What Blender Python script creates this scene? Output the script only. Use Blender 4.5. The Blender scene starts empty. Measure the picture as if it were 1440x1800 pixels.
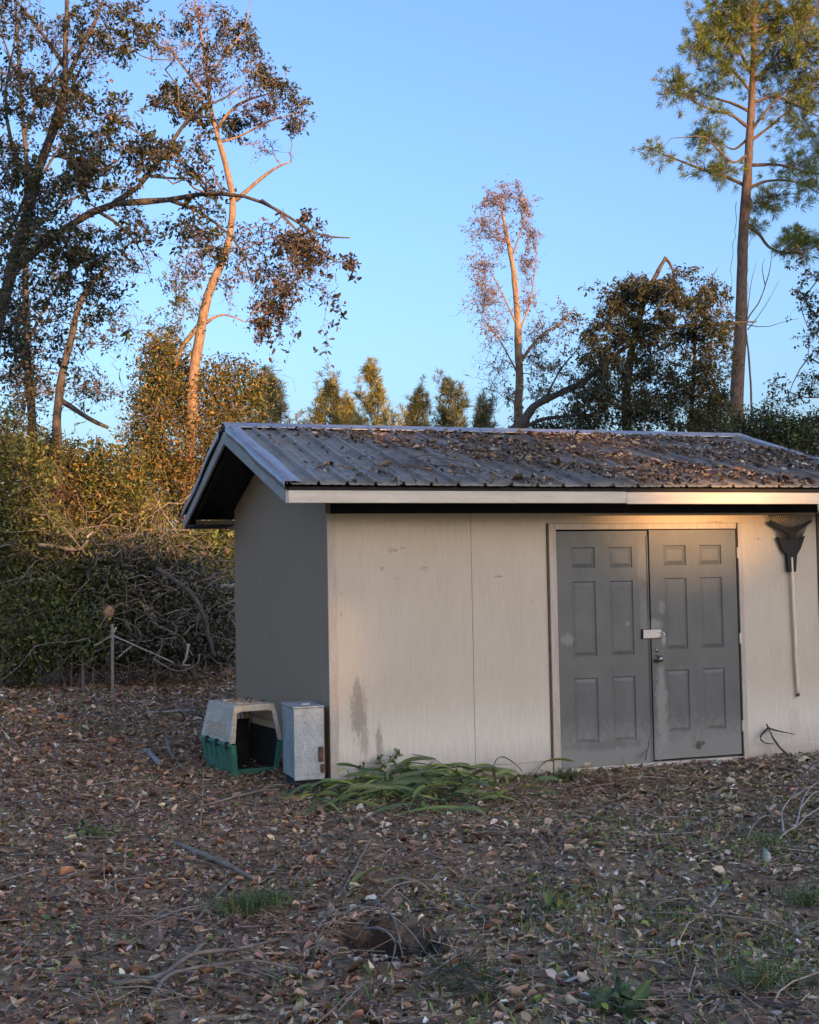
import bpy, bmesh, math, random
import numpy as np
from mathutils import Vector, Matrix

# ------------------------------------------------------------------ camera, sky, sun, exposure
scene = bpy.context.scene
C = scene.collection
rng = np.random.default_rng(11)
random.seed(11)

F_PX, PITCH, ROLL, YAW = 2261.8, 0.049, 0.018, 0.326
CAM = np.array([-2.712, -10.125, 1.692])
_F = np.array([math.sin(YAW), math.cos(YAW), 0.0]); _R = np.array([math.cos(YAW), -math.sin(YAW), 0.0]); _U = np.array([0, 0, 1.0])
F2 = _F * math.cos(PITCH) + _U * math.sin(PITCH); U2 = _U * math.cos(PITCH) - _F * math.sin(PITCH)
RC = _R * math.cos(ROLL) - U2 * math.sin(ROLL); UC = _R * math.sin(ROLL) + U2 * math.cos(ROLL)
camd = bpy.data.cameras.new('camera'); cam = bpy.data.objects.new('camera', camd); C.objects.link(cam)
camd.sensor_fit = 'HORIZONTAL'; camd.sensor_width = 36.0; camd.lens = 36.0 * F_PX / 1440.0
camd.clip_start = 0.05; camd.clip_end = 2000.0
M = Matrix(((RC[0], UC[0], -F2[0], CAM[0]), (RC[1], UC[1], -F2[1], CAM[1]), (RC[2], UC[2], -F2[2], CAM[2]), (0, 0, 0, 1)))
cam.matrix_world = M
scene.camera = cam

SUN_EL = math.radians(7.0)
SUN_TO = Vector((0.25, -1.0, 0.0)).normalized()              # horizontal direction towards the sun (behind the viewer, to the right)
TO_SUN = Vector((SUN_TO.x * math.cos(SUN_EL), SUN_TO.y * math.cos(SUN_EL), math.sin(SUN_EL)))
world = bpy.data.worlds.new('World'); scene.world = world; world.use_nodes = True
wn = world.node_tree.nodes; wl = world.node_tree.links
for n in list(wn): wn.remove(n)
sky = wn.new('ShaderNodeTexSky'); sky.sky_type = 'NISHITA'; sky.sun_disc = False
sky.sun_elevation = SUN_EL
sky.sun_rotation = math.atan2(SUN_TO.x, SUN_TO.y)
sky.altitude = 0; sky.air_density = 1.0; sky.dust_density = 3.5; sky.ozone_density = 4.3
bg = wn.new('ShaderNodeBackground'); bg.inputs['Strength'].default_value = 0.15
wo = wn.new('ShaderNodeOutputWorld')
wl.new(sky.outputs[0], bg.inputs[0]); wl.new(bg.outputs[0], wo.inputs[0])
sund = bpy.data.lights.new('sun', 'SUN'); sun = bpy.data.objects.new('sun', sund); C.objects.link(sun)
sund.energy = 2.1; sund.angle = math.radians(0.5); sund.color = (1.0, 0.60, 0.27)
sun.rotation_euler = TO_SUN.to_track_quat('Z', 'Y').to_euler()
sun.location = (0, -20, 20)
scene.view_settings.view_transform = 'Standard'; scene.view_settings.look = 'None'
scene.view_settings.gamma = 1.0; scene.view_settings.use_curve_mapping = False
scene.view_settings.exposure = 2.02
scene.view_settings.use_white_balance = True                  # the phone balanced for open shade
scene.view_settings.white_balance_temperature = 7600; scene.view_settings.white_balance_tint = 25

# ------------------------------------------------------------------ helpers: places
def ray(px, py):
    return F2 + RC * ((px - 720) / F_PX) - UC * ((py - 900) / F_PX)
def at(px, py, d): return CAM + ray(px, py) * d              # d = distance along the view axis
def on_y(px, py, Y):
    r = ray(px, py); return CAM + r * ((Y - CAM[1]) / r[1])
def on_x(px, py, X):
    r = ray(px, py); return CAM + r * ((X - CAM[0]) / r[0])
def on_z(px, py, Z=0.0):
    r = ray(px, py); return CAM + r * ((Z - CAM[2]) / r[2])
PIT = on_z(690, 1655)
def gz(x, y):
    x = np.asarray(x, float); y = np.asarray(y, float)
    h = 0.028 * np.sin(1.3 * x + 0.7 * y) * np.sin(0.9 * y - 0.4 * x + 1.0) + 0.018 * np.sin(3.1 * x + 1.2) * np.sin(2.7 * y + 0.5)
    h = h + 0.012 * np.sin(7.0 * x + 2.0 * y) * np.sin(6.1 * y - 1.0)
    near = np.clip((np.abs(y - 1.9) - 2.0) / 1.2, 0, 1) + np.clip((np.abs(x - 2.3) - 2.6) / 1.2, 0, 1)
    h = h * np.clip(near, 0.25, 1)
    far = np.clip((y - 12) / 20, 0, 1)
    h = h * (1 - far) - 0.02
    r2 = ((x - PIT[0]) / 0.16) ** 2 + ((y - PIT[1]) / 0.24) ** 2
    h = h - 0.34 * np.exp(-r2 * r2 * .5) + 0.05 * np.exp(-((np.sqrt(r2) - 1.9) ** 2) * 3)
    return h
def ground(px, py, dz=0.0):
    p = on_z(px, py, 0.0)
    for _ in range(4): p = on_z(px, py, float(gz(p[0], p[1])) + dz)
    return p

# ------------------------------------------------------------------ helpers: objects
def tag(o, label=None, cat=None, group=None, kind=None):
    if label: o['label'] = label
    if cat: o['category'] = cat
    if group: o['group'] = group
    if kind: o['kind'] = kind
    return o
def empty(name, loc, label, cat, group=None, rz=0.0):
    o = bpy.data.objects.new(name, None); C.objects.link(o); o.location = [float(v) for v in loc]
    o.rotation_euler = (0, 0, rz); o.empty_display_size = 0.1
    return tag(o, label, cat, group)
def mesh_np(name, V, F, mat, parent=None, col=None, smooth=False, origin=None):
    """V (n,3); F (m,k) all the same size or list of such arrays."""
    V = np.asarray(V, np.float32)
    if origin is not None: V = V - np.asarray(origin, np.float32)
    me = bpy.data.meshes.new(name)
    Fs = F if isinstance(F, list) else [F]
    Fs = [np.asarray(f, np.int32) for f in Fs if len(f)]
    me.vertices.add(len(V)); me.vertices.foreach_set('co', V.ravel())
    idx = np.concatenate([f.ravel() for f in Fs]); tot = np.concatenate([np.full(len(f), f.shape[1], np.int32) for f in Fs])
    st = np.concatenate([[0], np.cumsum(tot)[:-1]]).astype(np.int32)
    me.loops.add(len(idx)); me.loops.foreach_set('vertex_index', idx)
    me.polygons.add(len(tot)); me.polygons.foreach_set('loop_start', st)
    me.update(calc_edges=True); me.validate()
    if smooth: me.polygons.foreach_set('use_smooth', np.ones(len(me.polygons), bool))
    if col is not None:
        a = me.color_attributes.new('tint', 'FLOAT_COLOR', 'POINT')
        c = np.ones((len(V), 4), np.float32); c[:, :3] = col; a.data.foreach_set('color', c.ravel())
    me.materials.append(mat)
    o = bpy.data.objects.new(name, me); C.objects.link(o)
    if parent is not None: o.parent = parent
    return o
def bm_obj(name, bm, mat, parent=None, smooth=False):
    me = bpy.data.meshes.new(name); bm.normal_update(); bm.to_mesh(me); bm.free(); me.materials.append(mat)
    if smooth:
        for p in me.polygons: p.use_smooth = True
    o = bpy.data.objects.new(name, me); C.objects.link(o)
    if parent is not None: o.parent = parent
    return o
def box_bm(bm, x0, x1, y0, y1, z0, z1, bevel=0.0, mtx=None):
    vs = [bm.verts.new(v) for v in ((x0,y0,z0),(x1,y0,z0),(x1,y1,z0),(x0,y1,z0),(x0,y0,z1),(x1,y0,z1),(x1,y1,z1),(x0,y1,z1))]
    fs = [bm.faces.new([vs[i] for i in q]) for q in ((3,2,1,0),(4,5,6,7),(0,1,5,4),(1,2,6,5),(2,3,7,6),(3,0,4,7))]
    if bevel > 0:
        es = list({e for f in fs for e in f.edges})
        r = bmesh.ops.bevel(bm, geom=es, offset=bevel, segments=1, affect='EDGES')
    if mtx is not None:
        bmesh.ops.transform(bm, matrix=mtx, verts=list(bm.verts))
    return bm
def box(name, x0, x1, y0, y1, z0, z1, mat, parent=None, bevel=0.003):
    return bm_obj(name, box_bm(bmesh.new(), x0, x1, y0, y1, z0, z1, bevel), mat, parent)
def prism(name, pts, axis, a0, a1, mat, parent=None, bevel=0.0):
    """polygon pts (u,v) extruded along axis 'x' (u=y,v=z) or 'y' (u=x,v=z)"""
    bm = bmesh.new()
    mk = (lambda a, p: (a, p[0], p[1])) if axis == 'x' else (lambda a, p: (p[0], a, p[1]))
    A = [bm.verts.new(mk(a0, p)) for p in pts]; B = [bm.verts.new(mk(a1, p)) for p in pts]
    n = len(pts); bm.faces.new(A); bm.faces.new(B[::-1])
    for i in range(n): bm.faces.new((A[i], B[i], B[(i+1) % n], A[(i+1) % n]))
    bmesh.ops.recalc_face_normals(bm, faces=list(bm.faces))
    if bevel > 0: bmesh.ops.bevel(bm, geom=list(bm.edges), offset=bevel, segments=1, affect='EDGES')
    return bm_obj(name, bm, mat, parent)

def catmull(P, n):
    P = np.asarray(P, float)
    if len(P) < 3: 
        t = np.linspace(0, 1, n)[:, None]; return P[0] * (1 - t) + P[-1] * t
    Q = np.vstack([2 * P[0] - P[1], P, 2 * P[-1] - P[-2]])
    ts = np.linspace(0, len(P) - 1 - 1e-6, n); i = ts.astype(int); f = (ts - i)[:, None]
    a, b, c, d = Q[i], Q[i+1], Q[i+2], Q[i+3]
    return 0.5 * (2*b + (c-a)*f + (2*a - 5*b + 4*c - d)*f**2 + (3*b - a - 3*c + d)*f**3)
def tube(P, R, sides=6):
    P = np.asarray(P, float); n = len(P); R = np.broadcast_to(np.asarray(R, float), (n,))
    T = np.gradient(P, axis=0); T /= np.linalg.norm(T, axis=1)[:, None] + 1e-9
    ref = np.array([0.31, 0.17, 0.93]) if abs(T.mean(0)[2]) < 0.8 else np.array([0.93, 0.2, 0.1])
    A = np.cross(T, ref); A /= np.linalg.norm(A, axis=1)[:, None] + 1e-9; B = np.cross(T, A)
    th = np.arange(sides) / sides * 2 * math.pi
    V = P[:, None, :] + R[:, None, None] * (A[:, None, :] * np.cos(th)[None, :, None] + B[:, None, :] * np.sin(th)[None, :, None])
    V = np.vstack([V.reshape(-1, 3), P[:1] - T[:1] * R[0] * 0.2, P[-1:] + T[-1:] * R[-1] * 0.2])
    i = np.arange(n - 1)[:, None] * sides; j = np.arange(sides)[None, :]; k = (j + 1) % sides
    Fq = np.stack([i + j, i + k, i + sides + k, i + sides + j], -1).reshape(-1, 4)
    e0, e1 = n * sides, n * sides + 1; j = np.arange(sides); k = (j + 1) % sides
    Ft = np.vstack([np.stack([np.full(sides, e0), k, j], -1), np.stack([np.full(sides, e1), (n-1)*sides + j, (n-1)*sides + k], -1)])
    return V, Fq, Ft
class Acc:
    """collects pieces of one mesh"""
    def __init__(s): s.V, s.Q, s.T, s.c, s.n = [], [], [], [], 0
    def add(s, V, Q=None, T=None, col=None):
        s.V.append(V)
        if Q is not None and len(Q): s.Q.append(np.asarray(Q) + s.n)
        if T is not None and len(T): s.T.append(np.asarray(T) + s.n)
        if col is not None: s.c.append(np.broadcast_to(np.asarray(col, float), (len(V), 3)))
        s.n += len(V)
    def tube(s, P, R, sides=4, col=None):
        V, Q, T = tube(P, R, sides); s.add(V, Q, T, col)
    def build(s, name, mat, parent=None, smooth=False, origin=None):
        if not s.V: return None
        F = []
        if s.Q: F.append(np.concatenate(s.Q))
        if s.T: F.append(np.concatenate(s.T))
        return mesh_np(name, np.concatenate(s.V), F, mat, parent, np.concatenate(s.c) if s.c else None, smooth, origin)

def unit(v): return v / (np.linalg.norm(v, axis=-1, keepdims=True) + 1e-9)
LEAF = np.array([(0, 0, 0), (.33, .5, .12), (.74, .36, .05), (1, 0, -.12), (.74, -.36, .05), (.33, -.5, .12)])
LEAF_F = np.array([(0, 3, 2, 1), (0, 5, 4, 3)])
LOBED = np.array([(0,0,0),(.22,.22,.05),(.30,.52,.16),(.45,.24,.04),(.62,.50,.14),(.72,.20,.0),(1,0,-.10),(.72,-.20,.0),(.62,-.50,.14),(.45,-.24,.04),(.30,-.52,.16),(.22,-.22,.05)])
LOBED_F = [np.array([(0, 6, 5, 1), (0, 11, 7, 6)]), np.array([(1, 3, 2), (3, 5, 4), (1, 5, 3), (11, 10, 9), (9, 8, 7), (11, 9, 7)])]
def scatter(P, X, Nrm, L, W, col, tmpl=LEAF, curl=None):
    """leaves at P pointing along X with face normal Nrm; returns V (n*k,3) and colour"""
    X = unit(X); Y = unit(np.cross(Nrm, X)); Z = np.cross(X, Y); k = len(tmpl); n = len(P)
    t = np.repeat(tmpl[None], n, 0).copy()
    if curl is not None: t[:, :, 2] *= curl[:, None]
    V = P[:, None] + X[:, None] * (t[:, :, 0:1] * L[:, None, None]) + Y[:, None] * (t[:, :, 1:2] * W[:, None, None]) + Z[:, None] * (t[:, :, 2:3] * L[:, None, None])
    return V.reshape(-1, 3), np.repeat(col, k, 0)
def leaf_faces(n, k=6, F=LEAF_F):
    return (F[None] + (np.arange(n) * k)[:, None, None]).reshape(-1, F.shape[1])
def pick(palette, n, var=0.25):
    pal = np.array([p[:3] for p in palette]); w = np.array([p[3] if len(p) > 3 else 1.0 for p in palette]); w = w / w.sum()
    c = pal[rng.choice(len(pal), n, p=w)]
    return np.clip(c * (1 + var * rng.normal(size=(n, 1))) * (1 + 0.06 * rng.normal(size=(n, 3))), 0.004, 0.95)

# ------------------------------------------------------------------ materials
def new_mat(name):
    m = bpy.data.materials.new(name); m.use_nodes = True; nt = m.node_tree
    for n in list(nt.nodes): nt.nodes.remove(n)
    out = nt.nodes.new('ShaderNodeOutputMaterial'); b = nt.nodes.new('ShaderNodeBsdfPrincipled')
    nt.links.new(b.outputs[0], out.inputs[0]); return m, nt, b, out
class NB:
    def __init__(s, nt): s.nt = nt
    def n(s, t, **kw):
        x = s.nt.nodes.new(t)
        for k, v in kw.items(): setattr(x, k, v)
        return x
    def link(s, a, b): s.nt.links.new(a, b)
    def coord(s, scale=(1, 1, 1), kind='Object'):
        tc = s.n('ShaderNodeTexCoord'); mp = s.n('ShaderNodeMapping'); mp.inputs['Scale'].default_value = scale
        s.link(tc.outputs[kind], mp.inputs[0]); return mp.outputs[0]
    def noise(s, vec, scale, detail=5, rough=.6, dist=0.0):
        x = s.n('ShaderNodeTexNoise'); x.inputs['Scale'].default_value = scale; x.inputs['Detail'].default_value = detail
        x.inputs['Roughness'].default_value = rough; x.inputs['Distortion'].default_value = dist
        s.link(vec, x.inputs['Vector']); return x.outputs['Fac']
    def ramp(s, fac, stops):
        x = s.n('ShaderNodeValToRGB'); e = x.color_ramp.elements
        while len(e) < len(stops): e.new(0.5)
        for el, (p, c) in zip(e, stops): el.position = p; el.color = (c[0], c[1], c[2], 1) if not isinstance(c, (int, float)) else (c, c, c, 1)
        s.link(fac, x.inputs[0]); return x.outputs[0]
    def mix(s, fac, a, b, mode='MIX'):
        x = s.n('ShaderNodeMix', data_type='RGBA', blend_type=mode)
        for v, i in ((fac, 0), (a, 6), (b, 7)):
            if isinstance(v, (int, float)): x.inputs[i].default_value = v
            elif isinstance(v, tuple): x.inputs[i].default_value = (v[0], v[1], v[2], 1)
            else: s.link(v, x.inputs[i])
        return x.outputs[2]
    def math(s, op, a, b=None, clamp=False):
        x = s.n('ShaderNodeMath', operation=op); x.use_clamp = clamp
        for i, v in enumerate((a, b)):
            if v is None: continue
            if isinstance(v, (int, float)): x.inputs[i].default_value = v
            else: s.link(v, x.inputs[i])
        return x.outputs[0]
    def bump(s, h, strength, dist, bsdf):
        x = s.n('ShaderNodeBump'); x.inputs['Strength'].default_value = strength; x.inputs['Distance'].default_value = dist
        s.link(h, x.inputs['Height']); s.link(x.outputs[0], bsdf.inputs['Normal'])
def m_noise(name, c1, c2, scale=8, rough=.7, bump=.3, bdist=.01, stretch=(1, 1, 1), metal=0.0, lo=.35, hi=.65, fine=None):
    m, nt, b, out = new_mat(name); k = NB(nt); v = k.coord(stretch)
    f = k.noise(v, scale); c = k.ramp(f, [(lo, c1), (hi, c2)])
    if fine:
        g = k.noise(v, scale * 7, 3); c = k.mix(k.ramp(g, [(.45, 0.0), (.7, fine)]), c, (c1[0]*.4, c1[1]*.4, c1[2]*.4))
    k.link(c, b.inputs['Base Color']); b.inputs['Roughness'].default_value = rough; b.inputs['Metallic'].default_value = metal
    if bump: k.bump(k.noise(v, scale * 3, 6), bump, bdist, b)
    return m
def m_leaf(name, trans=.42, rough=.42, gloss=.5):
    m, nt, b, out = new_mat(name); k = NB(nt)
    a = k.n('ShaderNodeAttribute'); a.attribute_name = 'tint'
    v = k.coord(); c = k.mix(k.ramp(k.noise(v, 30, 3), [(.3, .0), (.7, .45)]), a.outputs['Color'], k.mix(1.0, a.outputs['Color'], (.55, .5, .45), 'MULTIPLY'))
    k.link(c, b.inputs['Base Color']); b.inputs['Roughness'].default_value = rough; b.inputs['Specular IOR Level'].default_value = gloss
    if trans:
        t = k.n('ShaderNodeBsdfTranslucent'); k.link(c, t.inputs[0]); mx = k.n('ShaderNodeMixShader'); mx.inputs[0].default_value = trans
        k.link(b.outputs[0], mx.inputs[1]); k.link(t.outputs[0], mx.inputs[2]); k.link(mx.outputs[0], out.inputs[0])
    return m
MAT = {}
MAT['leaf'] = m_leaf('leaf_green'); MAT['litter'] = m_leaf('leaf_dry', trans=0, rough=.7, gloss=.25)
MAT['needle'] = m_leaf('pine_needle', trans=.2, rough=.5); MAT['strap'] = m_leaf('strap_leaf', trans=.2, rough=.4, gloss=.4)
MAT['soil'] = m_noise('soil', (.27, .170, .100), (.44, .29, .185), 5, .95, .8, .02, fine=.6)
MAT['soil'].node_tree.nodes['Principled BSDF'].inputs['Specular IOR Level'].default_value = .05
MAT['bark_dark'] = m_noise('bark_dark', (.045, .038, .034), (.12, .10, .085), 6, .9, .8, .01, (4, 4, 1))
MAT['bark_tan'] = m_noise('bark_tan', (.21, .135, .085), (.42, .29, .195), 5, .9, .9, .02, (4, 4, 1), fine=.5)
MAT['bark_pine'] = m_noise('bark_pine', (.10, .070, .055), (.25, .17, .125), 5, .95, 1.0, .03, (5, 5, 1.2), fine=.7)
MAT['twig'] = m_noise('twig', (.09, .07, .055), (.20, .15, .12), 12, .9, .3, .004)
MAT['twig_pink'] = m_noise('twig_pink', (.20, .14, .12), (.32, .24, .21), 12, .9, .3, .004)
MAT['stick'] = m_noise('stick', (.14, .11, .085), (.30, .25, .20), 9, .9, .6, .004, (1, 1, 1))
MAT['stick_pale'] = m_noise('stick_pale', (.24, .21, .175), (.42, .38, .33), 14, .85, .4, .004)
MAT['wood_cut'] = m_noise('wood_cut', (.30, .15, .075), (.46, .26, .14), 14, .85, .4, .004)

# ---- painted shed surfaces: weathered paint with streaks and stains of their own shape
SHED = dict(L=4.729, D=3.944, Hw=2.204, hf0=2.258, hf1=2.354, s=.473, o=.563, hr=3.148, xL=2.036, W=1.788, zd=.022)
def spots(k, spot_list, power=1.0):
    tc = k.n('ShaderNodeTexCoord'); sp = k.n('ShaderNodeSeparateXYZ'); k.link(tc.outputs['Object'], sp.inputs[0])
    wob = k.noise(k.coord((1, 1, .35)), 26, 6, .8); tot = None
    for (cx, cz, rx, rz, st) in spot_list:
        dx = k.math('DIVIDE', k.math('SUBTRACT', sp.outputs[0], cx), rx); dz = k.math('DIVIDE', k.math('SUBTRACT', sp.outputs[2], cz), rz)
        d = k.math('SQRT', k.math('ADD', k.math('MULTIPLY', dx, dx), k.math('MULTIPLY', dz, dz)))
        d = k.math('ADD', d, k.math('MULTIPLY', k.math('SUBTRACT', wob, .5), 2.6))
        mk = k.math('MULTIPLY', k.math('MULTIPLY', k.math('SUBTRACT', 1.0, d), 2.2, True), st)
        tot = mk if tot is None else k.math('MAXIMUM', tot, mk)
    return tot
def wp(px, py): p = on_y(px, py, 0.0); return p[0], p[2]
def wspot(px, py, rx, ry, st):
    a = wp(px, py); b = wp(px + rx, py); c = wp(px, py + ry); return (a[0], a[1], abs(b[0]-a[0]), abs(c[1]-a[1]), st)
def wall_material():
    m, nt, b, out = new_mat('tan_wall_paint'); k = NB(nt)
    v = k.coord(); streak = k.noise(k.coord((9, 9, .8)), 5, 6, .65); broad = k.noise(k.coord((1, 1, .6)), 1.6, 3)
    c = k.ramp(broad, [(.3, (.51, .440, .330)), (.7, (.57, .500, .385))])
    c = k.mix(k.ramp(streak, [(.40, 0.0), (.70, .50)]), c, (.62, .56, .47))
    grain = k.noise(k.coord((40, 40, 1.2)), 4, 4, .7)
    # chalky worn band low down and rain splash dirt at the very foot
    tc = k.n('ShaderNodeTexCoord'); sp = k.n('ShaderNodeSeparateXYZ'); k.link(tc.outputs['Object'], sp.inputs[0])
    low = k.n('ShaderNodeMapRange'); low.inputs[1].default_value = .72; low.inputs[2].default_value = .12; k.link(k.math('ADD', sp.outputs[2], k.math('MULTIPLY', k.math('SUBTRACT', streak, .5), .9)), low.inputs[0])
    c = k.mix(k.math('MULTIPLY', low.outputs[0], .80), c, (.74, .72, .63))
    foot = k.n('ShaderNodeMapRange'); foot.inputs[1].default_value = .30; foot.inputs[2].default_value = .0; k.link(k.math('ADD', sp.outputs[2], k.math('MULTIPLY', k.math('SUBTRACT', grain, .5), .5)), foot.inputs[0])
    c = k.mix(k.math('MULTIPLY', foot.outputs[0], .60), c, (.24, .20, .145))
    c = k.mix(k.ramp(grain, [(.56, 0.0), (.8, .30)]), c, (.25, .21, .165))
    brown = spots(k, [wspot(630, 1252, 17, 62, .6), wspot(628, 1215, 9, 30, .5), wspot(667, 1308, 7, 38, .6), wspot(640, 1300, 10, 34, .5), wspot(655, 1345, 30, 14, .5)])
    c = k.mix(brown, c, (.19, .15, .11))
    scuff = spots(k, [wspot(690, 967, 11, 5, 1), wspot(710, 963, 8, 3, 1), wspot(671, 1000, 5, 5, .9), wspot(745, 1000, 7, 6, .9), wspot(698, 1016, 5, 3, .7), wspot(876, 1013, 9, 3, .9), wspot(600, 1042, 3, 4, .8), wspot(600, 1080, 3, 3, .8), wspot(1332, 947, 8, 3, .9), wspot(855, 917, 8, 3, .7), wspot(936, 1057, 4, 4, .4), wspot(1225, 921, 50, 3, .7), wspot(1255, 918, 18, 3, .9), wspot(1395, 1270, 12, 30, .3)])
    c = k.mix(k.math('MULTIPLY', scuff, k.ramp(k.noise(k.coord(), 55, 4, .8), [(.42, 0.0), (.62, .85)])), c, (.14, .115, .09))
    k.link(c, b.inputs['Base Color']); b.inputs['Roughness'].default_value = .62
    k.bump(k.math('ADD', grain, streak), .25, .003, b); return m
MAT['wall'] = wall_material()
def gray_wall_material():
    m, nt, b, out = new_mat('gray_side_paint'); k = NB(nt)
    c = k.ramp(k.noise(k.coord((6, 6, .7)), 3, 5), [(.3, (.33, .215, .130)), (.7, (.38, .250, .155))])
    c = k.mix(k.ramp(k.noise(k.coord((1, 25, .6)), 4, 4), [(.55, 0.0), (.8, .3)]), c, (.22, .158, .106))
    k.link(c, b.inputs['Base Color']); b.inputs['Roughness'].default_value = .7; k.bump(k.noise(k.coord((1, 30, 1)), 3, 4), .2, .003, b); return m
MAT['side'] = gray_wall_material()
def door_material():
    m, nt, b, out = new_mat('gray_door_paint'); k = NB(nt)
    c = k.ramp(k.noise(k.coord((2, 2, 1)), 3, 4), [(.3, (.100, .110, .103)), (.7, (.128, .140, .130))])
    tc = k.n('ShaderNodeTexCoord'); sp = k.n('ShaderNodeSeparateXYZ'); k.link(tc.outputs['Object'], sp.inputs[0])
    n1 = k.noise(k.coord((1, 1, .8)), 16, 6, .75)
    low = k.n('ShaderNodeMapRange'); low.inputs[1].default_value = .42; low.inputs[2].default_value = .17; k.link(k.math('ADD', sp.outputs[2], k.math('MULTIPLY', k.math('SUBTRACT', n1, .5), .55)), low.inputs[0])
    c = k.mix(k.math('MULTIPLY', low.outputs[0], .62), c, (.27, .275, .255))
    pale = spots(k, [wspot(1163, 1240, 12, 90, .5), wspot(1150, 1098, 16, 12, .5), wspot(1166, 1124, 5, 14, .9), wspot(997, 1125, 13, 12, .45), wspot(1163, 1068, 8, 14, .35), wspot(1103, 1096, 4, 6, .5), wspot(1131, 1080, 8, 60, .25), wspot(1128, 985, 10, 50, .25)])
    c = k.mix(pale, c, (.33, .33, .30))
    mud = spots(k, [wspot(1225, 1310, 8, 9, .9), wspot(1235, 1306, 5, 5, .8), wspot(1060, 1310, 70, 10, .35)])
    c = k.mix(mud, c, (.04, .035, .03))
    c = k.mix(k.ramp(k.noise(k.coord((1, 1, .25)), 40, 5, .7), [(.60, 0.0), (.75, .22)]), c, (.24, .25, .25))
    k.link(c, b.inputs['Base Color']); b.inputs['Roughness'].default_value = .48; k.bump(k.noise(k.coord((1, 1, .3)), 60, 3), .12, .002, b); return m
MAT['door'] = door_material()
def roof_material():
    m, nt, b, out = new_mat('ribbed_roof_metal'); k = NB(nt)
    f = k.noise(k.coord((1, .35, .35)), 7, 6, .7); c = k.ramp(f, [(.3, (.19, .172, .138)), (.7, (.30, .278, .228))])
    c = k.mix(k.ramp(k.noise(k.coord((1, 1, 1)), 3.2, 5, .7), [(.45, 0.0), (.7, .75)]), c, (.12, .105, .095))
    k.link(c, b.inputs['Base Color']); b.inputs['Metallic'].default_value = .12
    k.link(k.ramp(k.noise(k.coord(), 9, 4), [(.3, .35), (.7, .65)]), b.inputs['Roughness']); k.bump(k.noise(k.coord(), 25, 3), .1, .004, b); return m
MAT['roof'] = roof_material()
MAT['flashing'] = m_noise('flashing_metal', (.33, .34, .37), (.45, .46, .49), 6, .42, .15, .004, metal=.5, fine=.3)
MAT['fascia'] = m_noise('cream_fascia_paint', (.60, .54, .43), (.70, .64, .52), 5, .55, .15, .002, (.5, 2, 4), fine=.15)
MAT['rakeboard'] = m_noise('tan_rake_board', (.33, .31, .28), (.44, .41, .37), 6, .7, .2, .003, fine=.3)
MAT['trim'] = m_noise('tan_trim_paint', (.46, .39, .31), (.55, .48, .40), 9, .6, .2, .002, (3, 3, .6), fine=.35)
MAT['trim_dark'] = m_noise('bare_brown_edge', (.07, .045, .03), (.14, .09, .06), 20, .8, .3, .003, (3, 3, .5))
MAT['black_wood'] = m_noise('dark_wood_and_shade', (.010, .010, .012), (.022, .021, .022), 7, .8, .3, .003)  # near-black wood, also painted shade in the eave gap
MAT['steel'] = m_noise('zinc_steel', (.50, .52, .53), (.68, .70, .70), 30, .34, .1, .001, metal=.85)
MAT['brass'] = m_noise('worn_knob', (.22, .20, .17), (.42, .38, .32), 30, .3, .1, .001, metal=.9)
MAT['black_plastic'] = m_noise('black_plastic', (.008, .008, .009), (.018, .018, .019), 20, .75, .1, .001)
MAT['rake_wood'] = m_noise('rake_handle_wood', (.64, .52, .36), (.80, .70, .52), 7, .6, .2, .001, (6, 6, .5))
MAT['tine'] = m_noise('rake_tine', (.06, .05, .045), (.11, .095, .08), 20, .5, .1, .001)

# ------------------------------------------------------------------ ground
xs = np.concatenate([-np.geomspace(300, 12, 16), np.linspace(-10, -5.2, 25), np.linspace(-5, 5, 190), np.linspace(5.2, 9, 20), np.geomspace(11, 300, 16)])
ys = np.concatenate([-np.geomspace(300, 11, 14), np.linspace(-9, -6.7, 12), np.linspace(-6.5, 1.5, 160), np.linspace(1.7, 13, 60), np.geomspace(14.5, 400, 18)])
GX, GY = np.meshgrid(xs, ys); GZ = gz(GX, GY) + np.where(np.abs(GX) < 10, 1, 0) * 0.006 * rng.normal(size=GX.shape)
GZ = np.where((GX > -.02) & (GX < 4.75) & (GY > .15) & (GY < 3.9), -.12, GZ)
nx = len(xs); ii = (np.arange(len(ys) - 1)[:, None] * nx + np.arange(nx - 1)[None, :]).ravel()
def dug_soil():
    m = MAT['soil']; k = NB(m.node_tree); b = m.node_tree.nodes['Principled BSDF']; src = b.inputs['Base Color'].links[0].from_socket
    tc = k.n('ShaderNodeTexCoord'); sp = k.n('ShaderNodeSeparateXYZ'); k.link(tc.outputs['Object'], sp.inputs[0])
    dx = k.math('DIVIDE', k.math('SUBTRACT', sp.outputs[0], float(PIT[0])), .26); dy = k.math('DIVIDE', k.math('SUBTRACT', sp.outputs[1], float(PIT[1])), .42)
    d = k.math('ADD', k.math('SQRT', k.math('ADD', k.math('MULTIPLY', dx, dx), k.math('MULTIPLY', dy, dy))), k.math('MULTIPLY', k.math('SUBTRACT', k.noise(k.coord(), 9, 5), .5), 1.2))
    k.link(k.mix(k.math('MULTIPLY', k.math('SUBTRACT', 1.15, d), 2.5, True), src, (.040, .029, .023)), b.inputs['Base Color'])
dug_soil()
g = mesh_np('ground', np.stack([GX, GY, GZ], -1).reshape(-1, 3), np.stack([ii, ii + 1, ii + nx + 1, ii + nx], -1), MAT['soil'], smooth=True)
tag(g, 'bare brown soil of the yard under the fallen leaves', 'ground', kind='structure')
GROUND = g

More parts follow.
